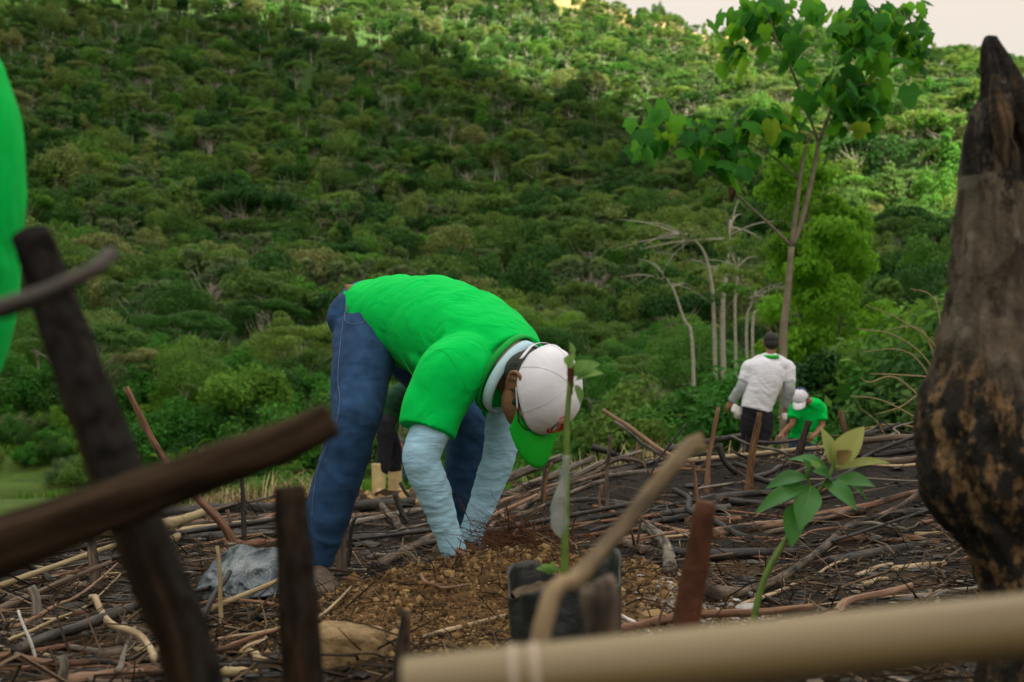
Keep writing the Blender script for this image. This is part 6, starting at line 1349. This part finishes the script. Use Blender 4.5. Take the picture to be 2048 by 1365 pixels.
def leaf(par, a, b, wd, mat, seed, name='leaf', fold=.35, droop=.12, up=None):
    """a real leaf: pointed blade folded along the midrib, with a raised rib"""
    a = np.array(a); b = np.array(b); d = b-a; L = np.linalg.norm(d); d = d/L; up_ = np.array(up if up is not None else (0.1, -.75, .65)); s = NV(np.cross(d, up_)); u = np.cross(s, d); n = 14; V = []; f = []
    rg = np.random.default_rng(seed); tw = rg.normal()*.25
    for i in range(n+1):
        t_ = i/n; w_ = wd*(math.sin(math.pi*t_**.85)**.9)*(1-.25*t_)+.0006; c = a+d*L*t_+u*L*(droop*math.sin(math.pi*t_)); ss = s*math.cos(tw*t_)+u*math.sin(tw*t_); uu = u*math.cos(tw*t_)-s*math.sin(tw*t_)
        wv = .04*wd*math.sin(9*t_+seed)
        V += [c-ss*w_+uu*(w_*fold+wv), c-ss*w_*.5+uu*w_*fold*.6, c, c+ss*w_*.5+uu*w_*fold*.6, c+ss*w_+uu*(w_*fold-wv)]
    for i in range(n):
        for j in range(4): q = i*5+j; f.append((q, q+1, q+6, q+5))
    m = MB(); m.add(V, f, tone=rg.random()); m.add(*tube([tuple(a+d*L*t_+u*(L*droop*math.sin(math.pi*t_)-.0006)) for t_ in np.linspace(0, .97, 10)], list(np.linspace(.0013, .0004, 10)), 5, 10), tone=.9, m=1)
    return m.build(name, [mat, M['ribmat']], par)
M['bagblack'] = plain('black_nursery_plastic', (.022, .026, .028), .38, .5, bump=.7, bs=24, var=.5, sc=9)
M['potsoil'] = plain('potting_soil', (.10, .075, .05), .95, .1, bump=.9, bs=120, var=.5, sc=60)
M['stemgreen'] = plain('green_stem', (.10, .17, .03), .5, .3, var=.3, sc=30)
t = NT('cloudy_plastic_wrap'); t.base((.55, .60, .58), .25, .5); t.b.inputs['Transmission Weight'].default_value = .55; t.b.inputs['Alpha'].default_value = .62; M['wrap'] = t.m
M['ribmat'] = plain('leaf_midrib', (.20, .32, .10), .6)
M['leafpale'] = leafmat('young_leaf', [(0, (.13, .27, .07)), (1, (.20, .36, .10))], trans=.45, per='tone', tonev=.05)
M['leafmid'] = leafmat('avocado_leaf', [(0, (.035, .17, .03)), (1, (.055, .23, .035))], trans=.35, per='tone', tonev=.05, rough=.4, spec=.4)
M['leafyel'] = leafmat('yellowing_leaf', [(0, (.26, .34, .10)), (1, (.36, .38, .12))], trans=.4, per='tone', tonev=.05)
M['leafbrown'] = leafmat('browned_leaf', [(0, (.16, .12, .06)), (1, (.26, .17, .05))], trans=.3, per='tone', tonev=.05)
bag_seedling()
def seedling2():
    D = 2.05; b = P(1490, 1310, D); b.z = hz(b.x, b.y); e_ = empty('seedling', tuple(b), 'young seedling with broad glossy green leaves leaning right in front of the debris', 'plant')
    Q = lambda x, y, o=0: P(x, y, D+o)
    s = MB(); s.add(*tube([tuple(b-Vector((0, 0, .03))), tuple(Q(1508, 1238)), tuple(Q(1532, 1150)), tuple(Q(1572, 1080)), tuple(Q(1625, 1000)), tuple(Q(1662, 945)), tuple(Q(1668, 900))], [.0068, .0065, .0062, .0058, .0050, .0040, .0030], 12, 50, rough=.05)); s.add(*tube([tuple(Q(1622, 1005)), tuple(Q(1618, 965)), tuple(Q(1612, 940))], [.004, .0035, .002], 8, 12)); s.build('stem', M['stemgreen'], e_)
    for k, (x, y, x2, y2, wd, mt, o, dr) in enumerate(((1622, 970, 1602, 1052, .023, 'leafmid', -.05, .05), (1588, 1008, 1584, 1086, .019, 'leafmid', -.03, .05), (1612, 970, 1520, 1022, .015, 'leafmid', -.03, .10), (1615, 955, 1540, 976, .014, 'leafmid', .0, .16), (1614, 958, 1606, 922, .011, 'leafmid', -.04, .1),
        (1655, 940, 1585, 922, .013, 'leafmid', .04, .14), (1662, 962, 1628, 945, .014, 'leafmid', -.03, .1), (1645, 965, 1706, 1016, .017, 'leafmid', -.03, .12), (1668, 965, 1742, 974, .015, 'leafmid', .02, .14), (1690, 962, 1728, 1000, .010, 'leafmid', .03, .1),
        (1668, 935, 1722, 862, .022, 'leafyel', .0, .1), (1664, 930, 1643, 862, .013, 'leafyel', .02, .1), (1672, 928, 1700, 905, .013, 'leafbrown', -.02, .1), (1660, 930, 1655, 880, .010, 'leafbrown', .03, .1), (1672, 940, 1768, 928, .008, 'leafyel', .05, .1), (1640, 950, 1622, 925, .009, 'leafpale', -.02, .1))):
        leaf(e_, Q(x, y), Q(x+(x2-x)*1.12, y+(y2-y)*1.12, o), wd*1.28, M[mt], 40+k, droop=dr)
seedling2()
# --- crumpled plastic sheet, rock, soil lumps at the bottom
def sheet():
    c = G(465, 1205); c = np.array(c); m = MB(); n = 46; V = []; f = []; W_ = 190*c[1]/F/2*1.02; Hh = 84*c[1]/F
    for j in range(n):
        for i in range(n):
            u = i/(n-1)*2-1; v = j/(n-1); prof = math.sqrt(max(0, 1-abs(u)**3.2)); cr = float(fbm(u*2.1+3, v*2.3, 2))
            fac = .030*abs(cr)*3+.010*float(fbm(u*7, v*7, 3)); z = hz(c[0]+u*W_, c[1]+v*.1)+.012+(Hh*1.02)*prof*v*(1-.06*math.sin(u*7))
            V.append((c[0]+u*W_*(1-.12*v*v*0), c[1]+.02+.16*v*v+fac-.05*(1-abs(u)), z+.006*cr))
    for j in range(n-1):
        for i in range(n-1): a = j*n+i; f.append((a, a+1, a+n+1, a+n))
    k = len(V); V2 = [(x, y+.004+.05*(1-abs(i % n/(n-1)*2-1)), z-.004) for i, (x, y, z) in enumerate(V)]; f2 = [tuple(q+k for q in ff[::-1]) for ff in f]
    bd = [i for i in range(n)]+[j*n+n-1 for j in range(1, n)]+[(n-1)*n+i for i in range(n-2, -1, -1)]+[j*n for j in range(n-2, 0, -1)]
    f3 = [(bd[(i+1) % len(bd)], bd[i], bd[i]+k, bd[(i+1) % len(bd)]+k) for i in range(len(bd))]
    m.add(V+V2, f+f2+f3); tag(m.build('plastic_bag', M['sheet'], org=Vector(c)), 'crumpled dusty dark blue plastic bag lying behind the leaning pole', 'plastic bag')
t = NT('dusty_plastic'); v = t.tex(); g = t.noise(v, 7, 5, .7); t.base(t.ramp(g, [(.36, (.022, .030, .055)), (.5, (.085, .115, .14)), (.66, (.17, .20, .20)), (.72, (.24, .20, .13))]), .32, .6); t.bump(t.noise(v, 14, 4, .7, 1.0), .8, .03); M['sheet'] = t.m
sheet()
def rock(px, py, w, h, dp, label, mat, seed, name='rock', D=None):
    g = np.array(G(px, py)); rg = np.random.default_rng(seed); W_, H_ = w/2*g[1]/F, h*g[1]/F
    def nz(p): return .10*W_*fbm(p[:, 0]*9/W_*.1+seed, p[:, 1]*9/W_*.1+p[:, 2]*6/W_*.1, 4)
    c = g+[0, dp*.4, H_*.35]; V, f = ellip(c, ((1, .1, 0), (0, 1, 0), (.05, 0, 1)), (1, 1, 1), 48, 34)
    q = V-c; q = np.sign(q)*np.abs(q)**.42; q = q/np.abs(q).max(0); q[:, 2] *= 1-.12*q[:, 0]; V = c+q*[W_, dp, H_*.62]; d_ = q/np.linalg.norm(q, axis=1)[:, None]
    V = V+d_*(.13*W_*fbm(q[:, 0]*2.1+seed, q[:, 1]*2+q[:, 2]*2.3, 4)+.03*W_*np.abs(fbm(q[:, 0]*7, q[:, 2]*7+q[:, 1]*4, 3)))[:, None]
    m = MB(); m.add(V, f); tag(m.build(name, mat, org=Vector(g)), label, name)
t = NT('ochre_rock'); v = t.tex(); g = t.noise(v, 22, 6, .7); t.base(t.ramp(g, [(.3, (.10, .065, .03)), (.5, (.26, .18, .09)), (.7, (.38, .28, .16))]), .9, .2); t.bump(g, 1.0, .02); M['rock'] = t.m
rock(688, 1338, 150, 82, .06, 'square ochre rock lying at the bottom right of the dark post', M['rock'], 3)
rock(20, 1330, 130, 120, .07, 'big brown root-covered lump at the lower left corner', M['rock2'], 5) if 'rock2' in M else None
